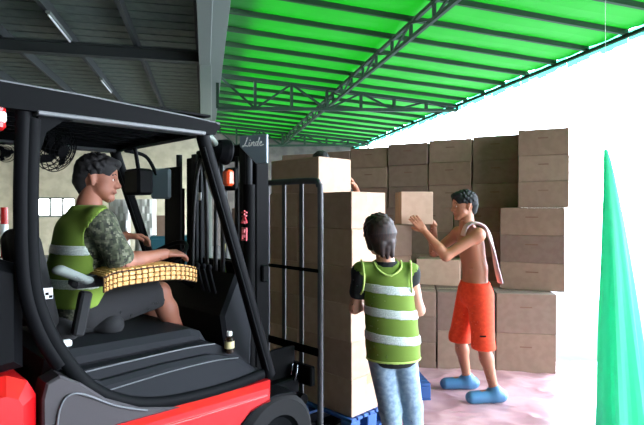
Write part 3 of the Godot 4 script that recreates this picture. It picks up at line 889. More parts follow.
	part(cg, "shift_cylinder", tube([Vector3(-0.86, 0.42, -0.33), Vector3(-0.1, 0.42, -0.33)], 0.035, -1.0, 12), M.mast_black)
	for k in 3:
		part(cg, "hook", tube(smooth_path([Vector3(-0.16 - 0.045 * k, 0.62, -0.33), Vector3(-0.15 - 0.045 * k, 0.56, -0.31), Vector3(-0.19 - 0.045 * k, 0.5, -0.31), Vector3(-0.21 - 0.045 * k, 0.55, -0.32)]), 0.008, -1.0, 6), M.mast_rod)
	var frame := smooth_path([Vector3(-1.07, 0.15, zb), Vector3(-1.07, 1.0, zb), Vector3(-1.07, 1.66, zb), Vector3(-1.055, 1.725, zb), Vector3(-1.0, 1.755, zb), Vector3(-0.56, 1.758, zb), Vector3(-0.12, 1.755, zb), Vector3(-0.065, 1.725, zb), Vector3(-0.05, 1.66, zb), Vector3(-0.05, 1.0, zb), Vector3(-0.05, 0.15, zb)], 5)
	part(cg, "backrest_frame", tube(frame, 0.02, 0.016, 8, Vector3.BACK), M.backrest_grey)
	for k in 5:
		part(cg, "backrest_bar", bar(Vector3(-0.22 - 0.17 * k, 0.15, zb), Vector3(-0.22 - 0.17 * k, 1.75, zb), 0.035, 0.012), M.backrest_grey)
	part(cg, "backrest_rail", bar(Vector3(-1.07, 1.20, zb + 0.012), Vector3(-0.05, 1.20, zb + 0.012), 0.012, 0.022), M.mast_black)
	part(cg, "backrest_rail", bar(Vector3(-1.07, 0.70, zb + 0.012), Vector3(-0.05, 0.70, zb + 0.012), 0.012, 0.05), M.mast_black)
	for x in [-0.36, -0.82]:
		part(cg, "fork", extrude_x([Vector2(zb, 0.62), Vector2(zb + 0.04, 0.62), Vector2(zb + 0.04, 0.045), Vector2(zb - 0.05, 0.045), Vector2(-1.35, 0.055), Vector2(-1.35, 0.066), Vector2(zb - 0.02, 0.09)], x - 0.05, x + 0.05, 0.003), M.mast_black)
	# --- wheels and fenders
	for s in [[-0.11, -0.06, 0.27, 0.2], [-0.99, -0.06, 0.27, 0.2], [-0.14, 1.3, 0.27, 0.18], [-0.98, 1.3, 0.27, 0.18]]:
		var w := Node3D.new()
		w.name = "wheel"
		f.add_child(w, true)
		var rr: float = s[2]
		var hw: float = s[3] / 2.0
		part(w, "tyre", lathe(Vector3(s[0], rr, s[1]), Vector3.RIGHT, [Vector2(rr * 0.58, -hw), Vector2(rr * 0.9, -hw), Vector2(rr, -hw * 0.75), Vector2(rr, hw * 0.75), Vector2(rr * 0.9, hw), Vector2(rr * 0.58, hw)], 32), M.rubber)
		part(w, "rim", lathe(Vector3(s[0], rr, s[1]), Vector3.RIGHT, [Vector2(0, -hw * 0.8), Vector2(rr * 0.6, -hw * 0.9), Vector2(rr * 0.6, hw * 0.95), Vector2(rr * 0.5, hw * 0.7), Vector2(rr * 0.2, hw * 0.6), Vector2(0, hw * 0.6)], 24), M.cab_frame)
	for x in [-0.115, -0.985]:
		var fen := smooth_path([Vector3(x, 0.28, 0.28), Vector3(x, 0.42, 0.21), Vector3(x, 0.51, 0.1), Vector3(x, 0.54, -0.02), Vector3(x, 0.53, -0.14), Vector3(x, 0.515, -0.19)])
		part(f, "fender", tube(fen, 0.11, 0.012, 10, Vector3.UP), M.cab_black)
	# entry step on the near flank
	part(f, "step", box(Vector3(0.1, 0.03, 0.34), 0.006, Vector3(0.0, 0.4, 0.6)), M.rubber)

# ------------------------------------------------------------------ cartons
var carton_meshes := {}

func carton(size: Vector3, tone: int, label: String, at: Vector3, turn: float, group: String, print_side := true) -> Node3D:
	var o := thing("carton", label, "carton", at, turn, group)
	var key := str(size)
	if not carton_meshes.has(key):
		var b := box(Vector3(size.x - 0.004, size.y - 0.0004, size.z - 0.004), 0.004, Vector3(0, size.y / 2.0, 0))
		var tp := MB.new()
		add_bevel_box(tp, Vector3(0, size.y - 0.0012, 0), Vector3(size.x - 0.02, 0.002, 0.05), 0.0)
		for g in [-1.0, 1.0]:
			add_bevel_box(tp, Vector3(g * (size.x / 2.0 - 0.0015), size.y - 0.035, 0), Vector3(0.002, 0.06, 0.05), 0.0)
		var pr := box(Vector3(size.x * 0.2, 0.012, 0.001), 0.0, Vector3(0.0, size.y * 0.66, size.z / 2.0 - 0.0018))
		var pe := box(Vector3(0.001, 0.012, size.z * 0.18), 0.0, Vector3(size.x / 2.0 - 0.0018, size.y * 0.6, 0.02))
		carton_meshes[key] = [b, tp.mesh(), pr, pe]
	part(o, "body", carton_meshes[key][0], M["cardboard_%d" % tone])
	part(o, "tape", carton_meshes[key][1], M.tape)
	if print_side and tone >= 4:
		part(o, "printed_mark", carton_meshes[key][2], M.carton_print)
		part(o, "printed_mark", carton_meshes[key][3], M.carton_print)
	return o

func pallet(label: String, at: Vector3, turn: float, size: Vector2) -> void:
	var p := thing("pallet", label, "pallet", at, turn, "blue plastic pallets")
	for k in 7:
		part(p, "deck_board", box(Vector3(size.x, 0.022, size.y / 7.0 - 0.015), 0.003, Vector3(0, 0.129, -size.y / 2.0 + size.y * (k + 0.5) / 7.0)), M.pallet_blue)
	for x in [-1.0, 0.0, 1.0]:
		for z in [-1.0, 0.0, 1.0]:
			part(p, "block", box(Vector3(0.10, 0.098, 0.10), 0.006, Vector3(x * (size.x / 2.0 - 0.05), 0.069, z * (size.y / 2.0 - 0.05))), M.pallet_blue)
		part(p, "runner", box(Vector3(0.10, 0.02, size.y), 0.003, Vector3(x * (size.x / 2.0 - 0.05), 0.01, 0)), M.pallet_blue)

func build_cartons() -> void:
	var rng := RandomNumberGenerator.new()
	rng.seed = 7
	var nth := ["lowest", "second lowest", "third lowest", "fourth from the pallet", "fifth from the pallet", "sixth from the pallet"]
	# load in front of the forks; local x = forklift's right, -z = ahead
	var q := -PI / 4
	var corner := Vector3(0.205, 0, -3.46)
	var right := Vector3(0.7071, 0, 0.7071)
	var ahead := Vector3(0.7071, 0, -0.7071)
	pallet("blue pallet under the sunlit carton stack at the fork tips", corner - right * 0.55 + ahead * 0.2, q, Vector2(1.14, 0.46))
	for k in 6:
		for c in 2:
			var at: Vector3 = corner - right * (0.275 + 0.555 * c + rng.randf_range(0.0, 0.006)) + ahead * (0.19 + rng.randf_range(-0.006, 0.006)) + Vector3.UP * (0.14 + 0.26 * k)
			carton(Vector3(0.55, 0.26, 0.38), (k + c) % 4, nth[k] + (" carton in the sunlit column left of the woman" if c == 0 else " carton of the shaded column behind the load backrest"), at, q, "cartons stacked in front of the forks")
	carton(Vector3(0.55, 0.265, 0.36), 2, "single pale carton on top of the stack behind the load backrest", corner - right * 0.6 + ahead * 0.18 + Vector3.UP * 1.70, q, "cartons stacked in front of the forks")
	# stack on which the shirtless man sets his carton
	pallet("blue pallet on the floor right of the woman's legs", Vector3(0.56, 0, -4.42), 0.1, Vector2(0.62, 0.6))
	for k in 5:
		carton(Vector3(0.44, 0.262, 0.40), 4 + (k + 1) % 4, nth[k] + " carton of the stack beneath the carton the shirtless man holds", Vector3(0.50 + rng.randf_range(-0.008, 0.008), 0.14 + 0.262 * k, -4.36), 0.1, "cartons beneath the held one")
	carton(Vector3(0.275, 0.275, 0.26), 2, "pale carton the shirtless man steadies with his hands", Vector3(0.79, 1.4505, -4.365), 0.06, "cartons beneath the held one")
	# front low row of the carton wall
	var lowdir := Vector3(-0.985, 0, -0.17)
	var back := Vector3(0.17, 0, -0.985)
	var start := Vector3(2.235, 0, -4.78)
	var tl := atan2(0.17, 0.985)
	var cn := ["right-hand", "middle", "left-hand", "far left"]
	for c in 3:
		var tiers := 2 if c < 2 else 3
		var h := 0.765 / tiers
		for k in tiers:
			var at: Vector3 = start + lowdir * (0.28 + 0.56 * c) + back * 0.22 + Vector3.UP * h * k
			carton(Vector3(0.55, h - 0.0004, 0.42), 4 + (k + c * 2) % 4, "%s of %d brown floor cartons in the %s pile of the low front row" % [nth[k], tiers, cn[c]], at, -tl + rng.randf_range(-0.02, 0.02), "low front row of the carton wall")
	# the tall wall behind and above
	var dir := Vector3(-0.906, 0, -0.423)
	var bk := Vector3(0.423, 0, -0.906)
	var t2 := -atan2(0.423, 0.906)
	var w0 := Vector3(2.36, 0, -4.9)
	for k in 3:
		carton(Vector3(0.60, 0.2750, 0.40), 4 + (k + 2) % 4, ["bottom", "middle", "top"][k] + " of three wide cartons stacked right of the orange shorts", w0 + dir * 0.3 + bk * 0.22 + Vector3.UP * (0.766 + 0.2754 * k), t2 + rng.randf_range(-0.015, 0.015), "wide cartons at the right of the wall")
	carton(Vector3(0.46, 0.275, 0.28), 2, "pale carton on the low row behind the shirtless man's elbow", w0 + dir * 1.24 + bk * 0.10 + Vector3.UP * 0.766, t2 + 0.12, "low front row of the carton wall")
	# recessed columns down to the floor
	for c in 7:
		for k in 6:
			var t := 0.62 + 0.5 * c
			var h := 0.2655
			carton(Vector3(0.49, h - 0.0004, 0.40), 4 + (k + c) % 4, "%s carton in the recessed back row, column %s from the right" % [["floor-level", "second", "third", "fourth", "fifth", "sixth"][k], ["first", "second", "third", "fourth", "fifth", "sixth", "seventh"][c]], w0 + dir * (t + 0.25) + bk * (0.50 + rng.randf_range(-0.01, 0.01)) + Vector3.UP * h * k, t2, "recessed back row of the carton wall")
	for c in 7:
		var h: float = [0.262, 0.26, 0.255, 0.248, 0.24, 0.232, 0.228][c]
		for k in 3:
			var hz := 1.5925
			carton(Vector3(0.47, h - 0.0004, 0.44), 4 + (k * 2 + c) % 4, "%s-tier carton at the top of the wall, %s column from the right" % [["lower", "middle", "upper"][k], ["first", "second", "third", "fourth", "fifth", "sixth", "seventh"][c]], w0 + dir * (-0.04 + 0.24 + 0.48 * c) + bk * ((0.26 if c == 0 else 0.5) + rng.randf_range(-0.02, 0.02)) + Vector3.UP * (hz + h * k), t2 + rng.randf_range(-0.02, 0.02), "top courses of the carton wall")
	# step cartons that carry the worker behind the fork stack
	for k in 2:
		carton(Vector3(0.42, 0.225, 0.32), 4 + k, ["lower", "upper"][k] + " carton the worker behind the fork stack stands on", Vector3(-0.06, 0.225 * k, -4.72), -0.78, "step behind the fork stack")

# ------------------------------------------------------------------ small things
func film_height(fn: FastNoiseLite, x: float, z: float) -> float:
	return 0.004 + 0.014 * pow(maxf(0.0, 1.0 - 3.0 * absf(fn.get_noise_2d(x * 0.7 + 3.0, z * 1.2))), 2.0)

func build_small_things() -> void:
	# bottle on the hood ledge
	var fr := Transform3D(Basis(Vector3.UP, -PI / 4), FORK_AT)
	var b := thing("bottle", "small dark medicine bottle with white cap on the forklift hood", "bottle", fr * Vector3(-0.066, 0.828, 0.235))
	part(b, "glass_body", lathe(Vector3.ZERO, Vector3.UP, [Vector2(0, 0), Vector2(0.022, 0), Vector2(0.025, 0.006), Vector2(0.025, 0.065), Vector2(0.018, 0.078), Vector2(0.011, 0.084), Vector2(0.011, 0.095), Vector2(0, 0.095)], 18), M.bottle_dark)
	part(b, "paper_label", lathe(Vector3.ZERO, Vector3.UP, [Vector2(0.0255, 0.025), Vector2(0.0257, 0.025), Vector2(0.0257, 0.062), Vector2(0.0255, 0.062)], 18), M.bottle_label)
	part(b, "cap", lathe(Vector3.ZERO, Vector3.UP, [Vector2(0, 0.09), Vector2(0.015, 0.09), Vector2(0.015, 0.108), Vector2(0.012, 0.112), Vector2(0, 0.112)], 16), M.white_paint)
	# bamboo mat over the armrest
	var m := thing("bamboo_mat", "yellow woven bamboo tile mat under the driver's forearm", "mat", FORK_AT, -PI / 4)
	var base := MB.new()
	var beads := MB.new()
	var path := smooth_path([Vector3(0, 1.265, 0.84), Vector3(0, 1.285, 0.78), Vector3(0, 1.292, 0.66), Vector3(0, 1.295, 0.54), Vector3(0, 1.285, 0.43), Vector3(0, 1.265, 0.36)], 4)
	for k in range(path.size() - 1):
		var p: Vector3 = path[k]
		var e: Vector3 = path[k + 1]
		add_bevel_box(base, (p + e) / 2.0 + Vector3(-0.28, 0, 0), Vector3(0.2, 0.008, p.distance_to(e) + 0.003), 0.0, Basis(Vector3.RIGHT, (e - p).normalized().cross(Vector3.RIGHT), (e - p).normalized()))
		for j in 8:
			add_bevel_box(beads, (p + e) / 2.0 + Vector3(-0.28 - 0.0875 + 0.025 * j, 0.006, 0), Vector3(0.021, 0.01, p.distance_to(e) - 0.004), 0.003, Basis(Vector3.RIGHT, (e - p).normalized().cross(Vector3.RIGHT), (e - p).normalized()))
		for j in 3:      # the rows that hang down on the near side
			add_bevel_box(beads, (p + e) / 2.0 + Vector3(-0.176, -0.012 - 0.022 * j, 0), Vector3(0.01, 0.019, p.distance_to(e) - 0.004), 0.003)
		add_bevel_box(base, (p + e) / 2.0 + Vector3(-0.181, -0.034, 0), Vector3(0.006, 0.07, p.distance_to(e) + 0.002), 0.0)
	part(m, "backing_cloth", base.mesh(), M.mat_cloth)
	var bd := part(m, "bamboo_tiles", beads.mesh(), M.bamboo)
	bd.set_meta("kind", "stuff")
	# pale folded strap on the seat's near side
	var st := thing("folded_towel", "pale grey folded towel laid by the driver's hip", "towel", FORK_AT, -PI / 4)
	part(st, "cloth", field([bone(Vector3(-0.25, 1.31, 1.0), Vector3(-0.24, 1.255, 0.89), 0.035, 0.03, Vector3.UP, 1.6)], 0.008, 0.01), M.towel_grey)
	# pink plastic film on the floor
	var fs := thing("floor_film", "wrinkled pinkish plastic film spread on the floor before the cartons", "plastic film", Vector3(1.9, 0, -4.2))
	var mb := MB.new()
	var fn := FastNoiseLite.new()
	fn.seed = 5; fn.frequency = 1.6; fn.fractal_octaves = 3
	var nx := 90
	var nz := 70
	var g := []
	for z in nz + 1:
		var row := []
		for x in nx + 1:
			var px := -1.65 + 3.3 * x / nx
			var pz := -1.0 + 2.4 * z / nz
			row.append(Vector3(px, film_height(fn, px, pz), pz))
		g.append(row)
	for z in nz:
		for x in nx:
			var q := [g[z][x], g[z][x + 1], g[z + 1][x + 1], g[z + 1][x]]
			var qn := []
			for p: Vector3 in q:
				qn.append(Vector3(film_height(fn, p.x - 0.02, p.z) - film_height(fn, p.x + 0.02, p.z), 0.04, film_height(fn, p.x, p.z - 0.02) - film_height(fn, p.x, p.z + 0.02)).normalized())
			mb.tri(q[0], q[1], q[2], qn[0], qn[1], qn[2])
			mb.tri(q[0], q[2], q[3], qn[0], qn[2], qn[3])
	part(fs, "film", mb.mesh(), M.film)
	# gathered green curtain at the open side
	var cu := thing("tarpaulin_curtain", "gathered teal-green tarpaulin curtain hanging at the bright right edge", "curtain", Vector3(1.98, 0, -3.55))
	var cm := MB.new()
	var rows := []
	var norm := []
	for k in 25:
		var t := k / 24.0
		var y := lerpf(2.0, 0.02, t)
		var wd := lerpf(0.012, 0.19, pow(t, 0.8))
		var dp := lerpf(0.012, 0.10, pow(t, 0.8))
		var ring := []
		for j in 40:
			var a := TAU * j / 40.0
			var pleat := 1.0 + 0.18 * t * sin(a * 7.0 + 0.6 * sin(t * 5.0)) + 0.05 * sin(a * 3.0 + t * 4.0)
			ring.append(Vector3(wd * 0.95 + wd * cos(a) * pleat - 0.02 * t, y, dp * sin(a) * pleat))
		rows.append(ring)
	for k in 24:
		for j in 40:
			var m2 := (j + 1) % 40
			cm.face_out([rows[k][j], rows[k][m2], rows[k + 1][m2], rows[k + 1][j]], Vector3((rows[k][0].x + rows[k][20].x) / 2.0, rows[k][0].y, 0))
	part(cu, "cloth", cm.mesh(), M.curtain)
	part(cu, "tie_cord", tube([Vector3(0.01, 1.98, 0), Vector3(0.0, 4.7, 0)], 0.0015, -1.0, 6), M.white_paint)
	# things inside the workshop
	var cr := thing("storage_cabinet", "teal steel cabinet standing inside the workshop behind the mast", "cabinet", at_building(-0.52, 0, 8.35), TURN)
	part(cr, "body", box(Vector3(0.6, 1.16, 0.5), 0.01, Vector3(0, 0.58, 0)), M.teal)
	for s in [-1.0, 1.0]:
		var dr := part(cr, "door", box(Vector3(0.28, 1.08, 0.02), 0.006, Vector3(0.146 * s, 0.58, 0.258)), M.teal)
		part(dr, "handle", box(Vector3(0.015, 0.12, 0.02), 0.004, Vector3(-0.02 * s + 0.02 * s, 0.6, 0.275)), M.steel_pale)
	carton(Vector3(0.42, 0.32, 0.36), 4, "brown carton on the teal cabinet inside the workshop", at_building(-0.52, 1.16, 8.35), TURN, "")
	var wr := ["wrapped pallet load just right of the driver's face inside the workshop", "narrow wrapped load between the driver's hand and the teal cabinet"]
	for k in 2:
		var w := thing("wrapped_load", "grey plastic " + wr[k], "wrapped goods", at_building(-1.5 + 0.48 * k, 0, 9.7 - 0.3 * k), TURN, "wrapped loads in the workshop")
		var wm := MB.new()
		var rg := []
		for r in 15:
			var ring := []
			for j in 28:
				var a := TAU * j / 28.0
				var sc := pow(pow(absf(cos(a)), 5.0) + pow(absf(sin(a)), 5.0), -0.2) * (0.17 + 0.006 * sin(j * 2.3 + r * 1.7) + 0.004 * sin(r * 2.9))
				ring.append(Vector3(cos(a) * sc, 1.75 * r / 14.0, sin(a) * sc))
			rg.append(ring)
		for r in 14:
			for j in 28:
				wm.face_out([rg[r][j], rg[r][(j + 1) % 28], rg[r + 1][(j + 1) % 28], rg[r + 1][j]], Vector3(0, rg[r][0].y, 0))
		wm.flat(rg[14], Vector3.UP)
		part(w, "film_wrap", wm.mesh(), M.wrap)
	# striped hazard post at the far left
	var hp := thing("hazard_post", "red and white striped post standing behind the forklift's rear", "post", at_building(-2.32, 0, 6.69), TURN)
	for k in 8:
		part(hp, "stripe", lathe(Vector3(0, 0.2 * k, 0), Vector3.UP, [Vector2(0, 0), Vector2(0.04, 0), Vector2(0.04, 0.2), Vector2(0, 0.2)], 14), M.lens_red if k % 2 else M.white_paint)
	# wall fan far left
	var wfan := thing("wall_fan", "black wall fan on the cream wall left of the cab pillar", "fan", at_building(-6.49, 3.45, 18.85), TURN)
	var cage := MB.new()
	for k in 5:
		var pts := []
		for j in 21:
			pts.append(Vector3(cos(TAU * j / 20.0), sin(TAU * j / 20.0), 0) * (0.06 + 0.06 * k) + Vector3(0, 0, 0.14 - 0.012 * k * k))
		add_tube(cage, pts, 0.01, -1.0, 5, Vector3.BACK)
	part(wfan, "cage", cage.mesh(), M.cab_black)
	part(wfan, "motor", lathe(Vector3(0, 0, -0.12), Vector3.BACK, [Vector2(0, 0), Vector2(0.14, 0), Vector2(0.12, 0.18), Vector2(0, 0.2)], 14), M.cab_black)
	for j in 3:
		var a := TAU * j / 3.0
		part(wfan, "blade", tube([Vector3(0, 0, 0.08), Vector3(cos(a), sin(a), 0) * 0.16 + Vector3(0, 0, 0.09), Vector3(cos(a + 0.3), sin(a + 0.3), 0) * 0.27 + Vector3(0, 0, 0.07)], 0.07, 0.008, 8, Vector3.BACK), M.cab_black)
	var pp := thing("wall_pipe", "thin grey pipe running up the cream wall behind the cab", "pipe", at_building(-6.16, 0, 18.93), TURN)
	part(pp, "pipe", tube([Vector3(0, 0, 0), Vector3(0, 4.4, 0)], 0.03), M.steel_pale)
	for y in [0.8, 2.0, 3.2]:
		part(pp, "clip", box(Vector3(0.1, 0.04, 0.08), 0.005, Vector3(0, y, 0)), M.steel_grey)
	# fluorescent battens under the roof beams, switched off
	var li := 0
	for s in [[-2.22, 8.7], [-2.22, 12.56]]:
		var t := thing("ceiling_batten", ["unlit tube batten on the roof beam nearer the camera", "unlit tube batten on the roof beam beyond the girder"][li], "light fitting", at_building(s[0], 4.47, s[1]), TURN, "tube battens under the workshop roof")
		li += 1
		part(t, "housing", box(Vector3(0.07, 0.04, 1.25), 0.006, Vector3(0, -0.02, 0)), M.steel_pale)
		part(t, "tube", tube([Vector3(0, -0.06, -0.6), Vector3(0, -0.06, 0.6)], 0.016), M.white_paint)

# ------------------------------------------------------------------ people
# head in its own frame: looks along -z, height about 0.23 m
func head_bones(tf: Transform3D, s := 1.0) -> Array:
	var out := []
	var raw := [
		[Vector3(0, 0.03, 0.03), Vector3(0, 0.035, -0.015), 0.083, 0.08, Vector3.RIGHT, 1.1],
		[Vector3(0, 0.0, -0.03), Vector3(0, -0.045, -0.035), 0.064, 0.055, Vector3.RIGHT, 1.0],
		[Vector3(0, -0.05, -0.03), Vector3(0, -0.09, -0.062), 0.052, 0.026, Vector3.RIGHT, 0.85],
		[Vector3(0, 0.012, -0.088), Vector3(0, -0.026, -0.108), 0.008, 0.013, Vector3.ZERO, 1.0],
		[Vector3(-0.014, -0.028, -0.095), Vector3(0.014, -0.028, -0.095), 0.009, 0.009, Vector3.ZERO, 1.0],
		[Vector3(-0.034, 0.026, -0.076), Vector3(0.034, 0.026, -0.076), 0.013, 0.013, Vector3.ZERO, 1.0],
		[Vector3(-0.016, -0.058, -0.089), Vector3(0.016, -0.058, -0.089), 0.009, 0.009, Vector3.ZERO, 1.0],
		[Vector3(0, -0.09, -0.078), Vector3(0, -0.092, -0.078), 0.016, 0.016, Vector3.ZERO, 1.0],
		[Vector3(0.074, 0.015, 0.012), Vector3(0.072, -0.03, 0.004), 0.016, 0.011, Vector3(0.9, 0, -0.4), 1.8],
		[Vector3(-0.074, 0.015, 0.012), Vector3(-0.072, -0.03, 0.004), 0.016, 0.011, Vector3(0.9, 0, 0.4), 1.8]]
	for q in raw:
		out.append([tf * (q[0] * s), tf * (q[1] * s), q[2] * s, q[3] * s, (tf.basis * q[4]).normalized(), q[5]])
	return out

func hair_bones(tf: Transform3D, extra: Array, s := 1.0) -> Array:
	var out := []
	var locks := []
	for k in 60:      # tufts spread over the crown
		var y := 1.0 - 1.25 * (k + 0.5) / 60.0
		var a := 2.39996 * k
		var v := Vector3(cos(a) * sqrt(1.0 - y * y), y, sin(a) * sqrt(1.0 - y * y))
		if v.z < -0.55 and v.y < 0.45:
			continue
		var p := Vector3(v.x * 0.072, 0.045 + v.y * 0.08, 0.008 + v.z * 0.092)
		locks.append([p, p + v * 0.012 + Vector3(0.006 * sin(k * 1.7), -0.014, 0.006 * cos(k * 2.3)), 0.019, 0.007, Vector3.ZERO, 1.0])
	for q in [[Vector3(0, 0.042, 0.032), Vector3(0, 0.048, -0.022), 0.086, 0.080, Vector3.RIGHT, 1.08]] + extra + locks:
		out.append([tf * (q[0] * s), tf * (q[1] * s), q[2] * s, q[3] * s, (tf.basis * q[4]).normalized(), q[5]])
	return out

func face_parts(body: Node3D, tf: Transform3D, hair: Material, s := 1.0) -> void:
	for g in [-1.0, 1.0]:
		var c := tf * (Vector3(0.032 * g, 0.006, -0.079) * s)
		var fwd := tf.basis * Vector3(0.12 * g, 0, -1)
		part(body, "eye", lathe(c, fwd, [Vector2(0, -0.011 * s), Vector2(0.008 * s, -0.008 * s), Vector2(0.011 * s, 0), Vector2(0.0085 * s, 0.006 * s), Vector2(0, 0.0095 * s)], 12), M.eye_white)
		part(body, "iris", lathe(c, fwd, [Vector2(0.006 * s, 0.0065 * s), Vector2(0.005 * s, 0.009 * s), Vector2(0, 0.0105 * s)], 10), M.eye_dark)
		part(body, "eyebrow", tube([tf * (Vector3(0.014 * g, 0.028, -0.092) * s), tf * (Vector3(0.032 * g, 0.034, -0.089) * s), tf * (Vector3(0.05 * g, 0.027, -0.078) * s)], 0.004 * s, -1.0, 6), hair)
	part(body, "lips", tube([tf * (Vector3(-0.02, -0.06, -0.093) * s), tf * (Vector3(0, -0.058, -0.0985) * s), tf * (Vector3(0.02, -0.06, -0.093) * s)], 0.004 * s, 0.006 * s, 6), M.lip)

# hand: wrist at the origin of tf, fingers along -z, palm facing -y, thumb on +x (side = 1) or -x
func hand_bones(tf: Transform3D, side: float, curl: float) -> Array:
	var out := []
	var raw := []
	raw.append([Vector3(0, 0, 0.02), Vector3(0, 0, -0.02), 0.026, 0.024, Vector3.UP, 1.25])
	for k in 4:
		var x := (0.027 - 0.018 * k) * side
		raw.append([Vector3(x * 0.6, 0, -0.01), Vector3(x, 0, -0.08), 0.015, 0.0125, Vector3.UP, 1.1])
		var l: float = [0.072, 0.08, 0.074, 0.058][k]
		var p := Vector3(x, 0, -0.08)
		var a := 0.0
		for j in 3:
			a += curl * [0.35, 0.5, 0.4][j]
			var spread := (1.5 - k) * 0.06 * side
			var e: Vector3 = p + Vector3(spread, -sin(a), -cos(a)).normalized() * l * [0.45, 0.32, 0.23][j]
			raw.append([p, e, 0.0095 - 0.0007 * j, 0.0088 - 0.0007 * j, Vector3.ZERO, 1.0])
			p = e
	raw.append([Vector3(0.015 * side, -0.006, -0.015), Vector3(0.045 * side, -0.014, -0.05), 0.014, 0.012, Vector3.ZERO, 1.0])
	raw.append([Vector3(0.045 * side, -0.014, -0.05), Vector3(0.056 * side, -0.022 - 0.01 * curl, -0.083), 0.0108, 0.0095, Vector3.ZERO, 1.0])
	for q in raw:
		out.append([tf * q[0], tf * q[1], q[2], q[3], (tf.basis * q[4]).normalized(), q[5]])
	return out

func look(at: Vector3, fwd: Vector3, up := Vector3.UP) -> Transform3D:
	var z := -fwd.normalized()
	var x := up.cross(z).normalized()
	return Transform3D(Basis(x, z.cross(x), z), at)

func arm_bones(s: Vector3, e: Vector3, w: Vector3, f := 1.0) -> Array:
	return [bone(s, e, 0.048 * f, 0.037 * f), bone(e, e.lerp(w, 0.3), 0.036 * f, 0.037 * f), bone(e.lerp(w, 0.3), w, 0.037 * f, 0.025 * f)]

func leg_bones(h: Vector3, k: Vector3, a: Vector3, toe: Vector3, f := 1.0) -> Array:
	var calf := k.lerp(a, 0.3)
	return [bone(h, k, 0.085 * f, 0.054 * f), bone(k, calf, 0.052 * f, 0.054 * f), bone(calf, a, 0.053 * f, 0.034 * f), bone(a + (a - toe).normalized() * 0.04, a.lerp(toe, 0.6), 0.034, 0.036), bone(a.lerp(toe, 0.6), toe, 0.036, 0.026)]

func build_people() -> void:
	build_driver()
	build_woman()
	build_man()
	build_helper()

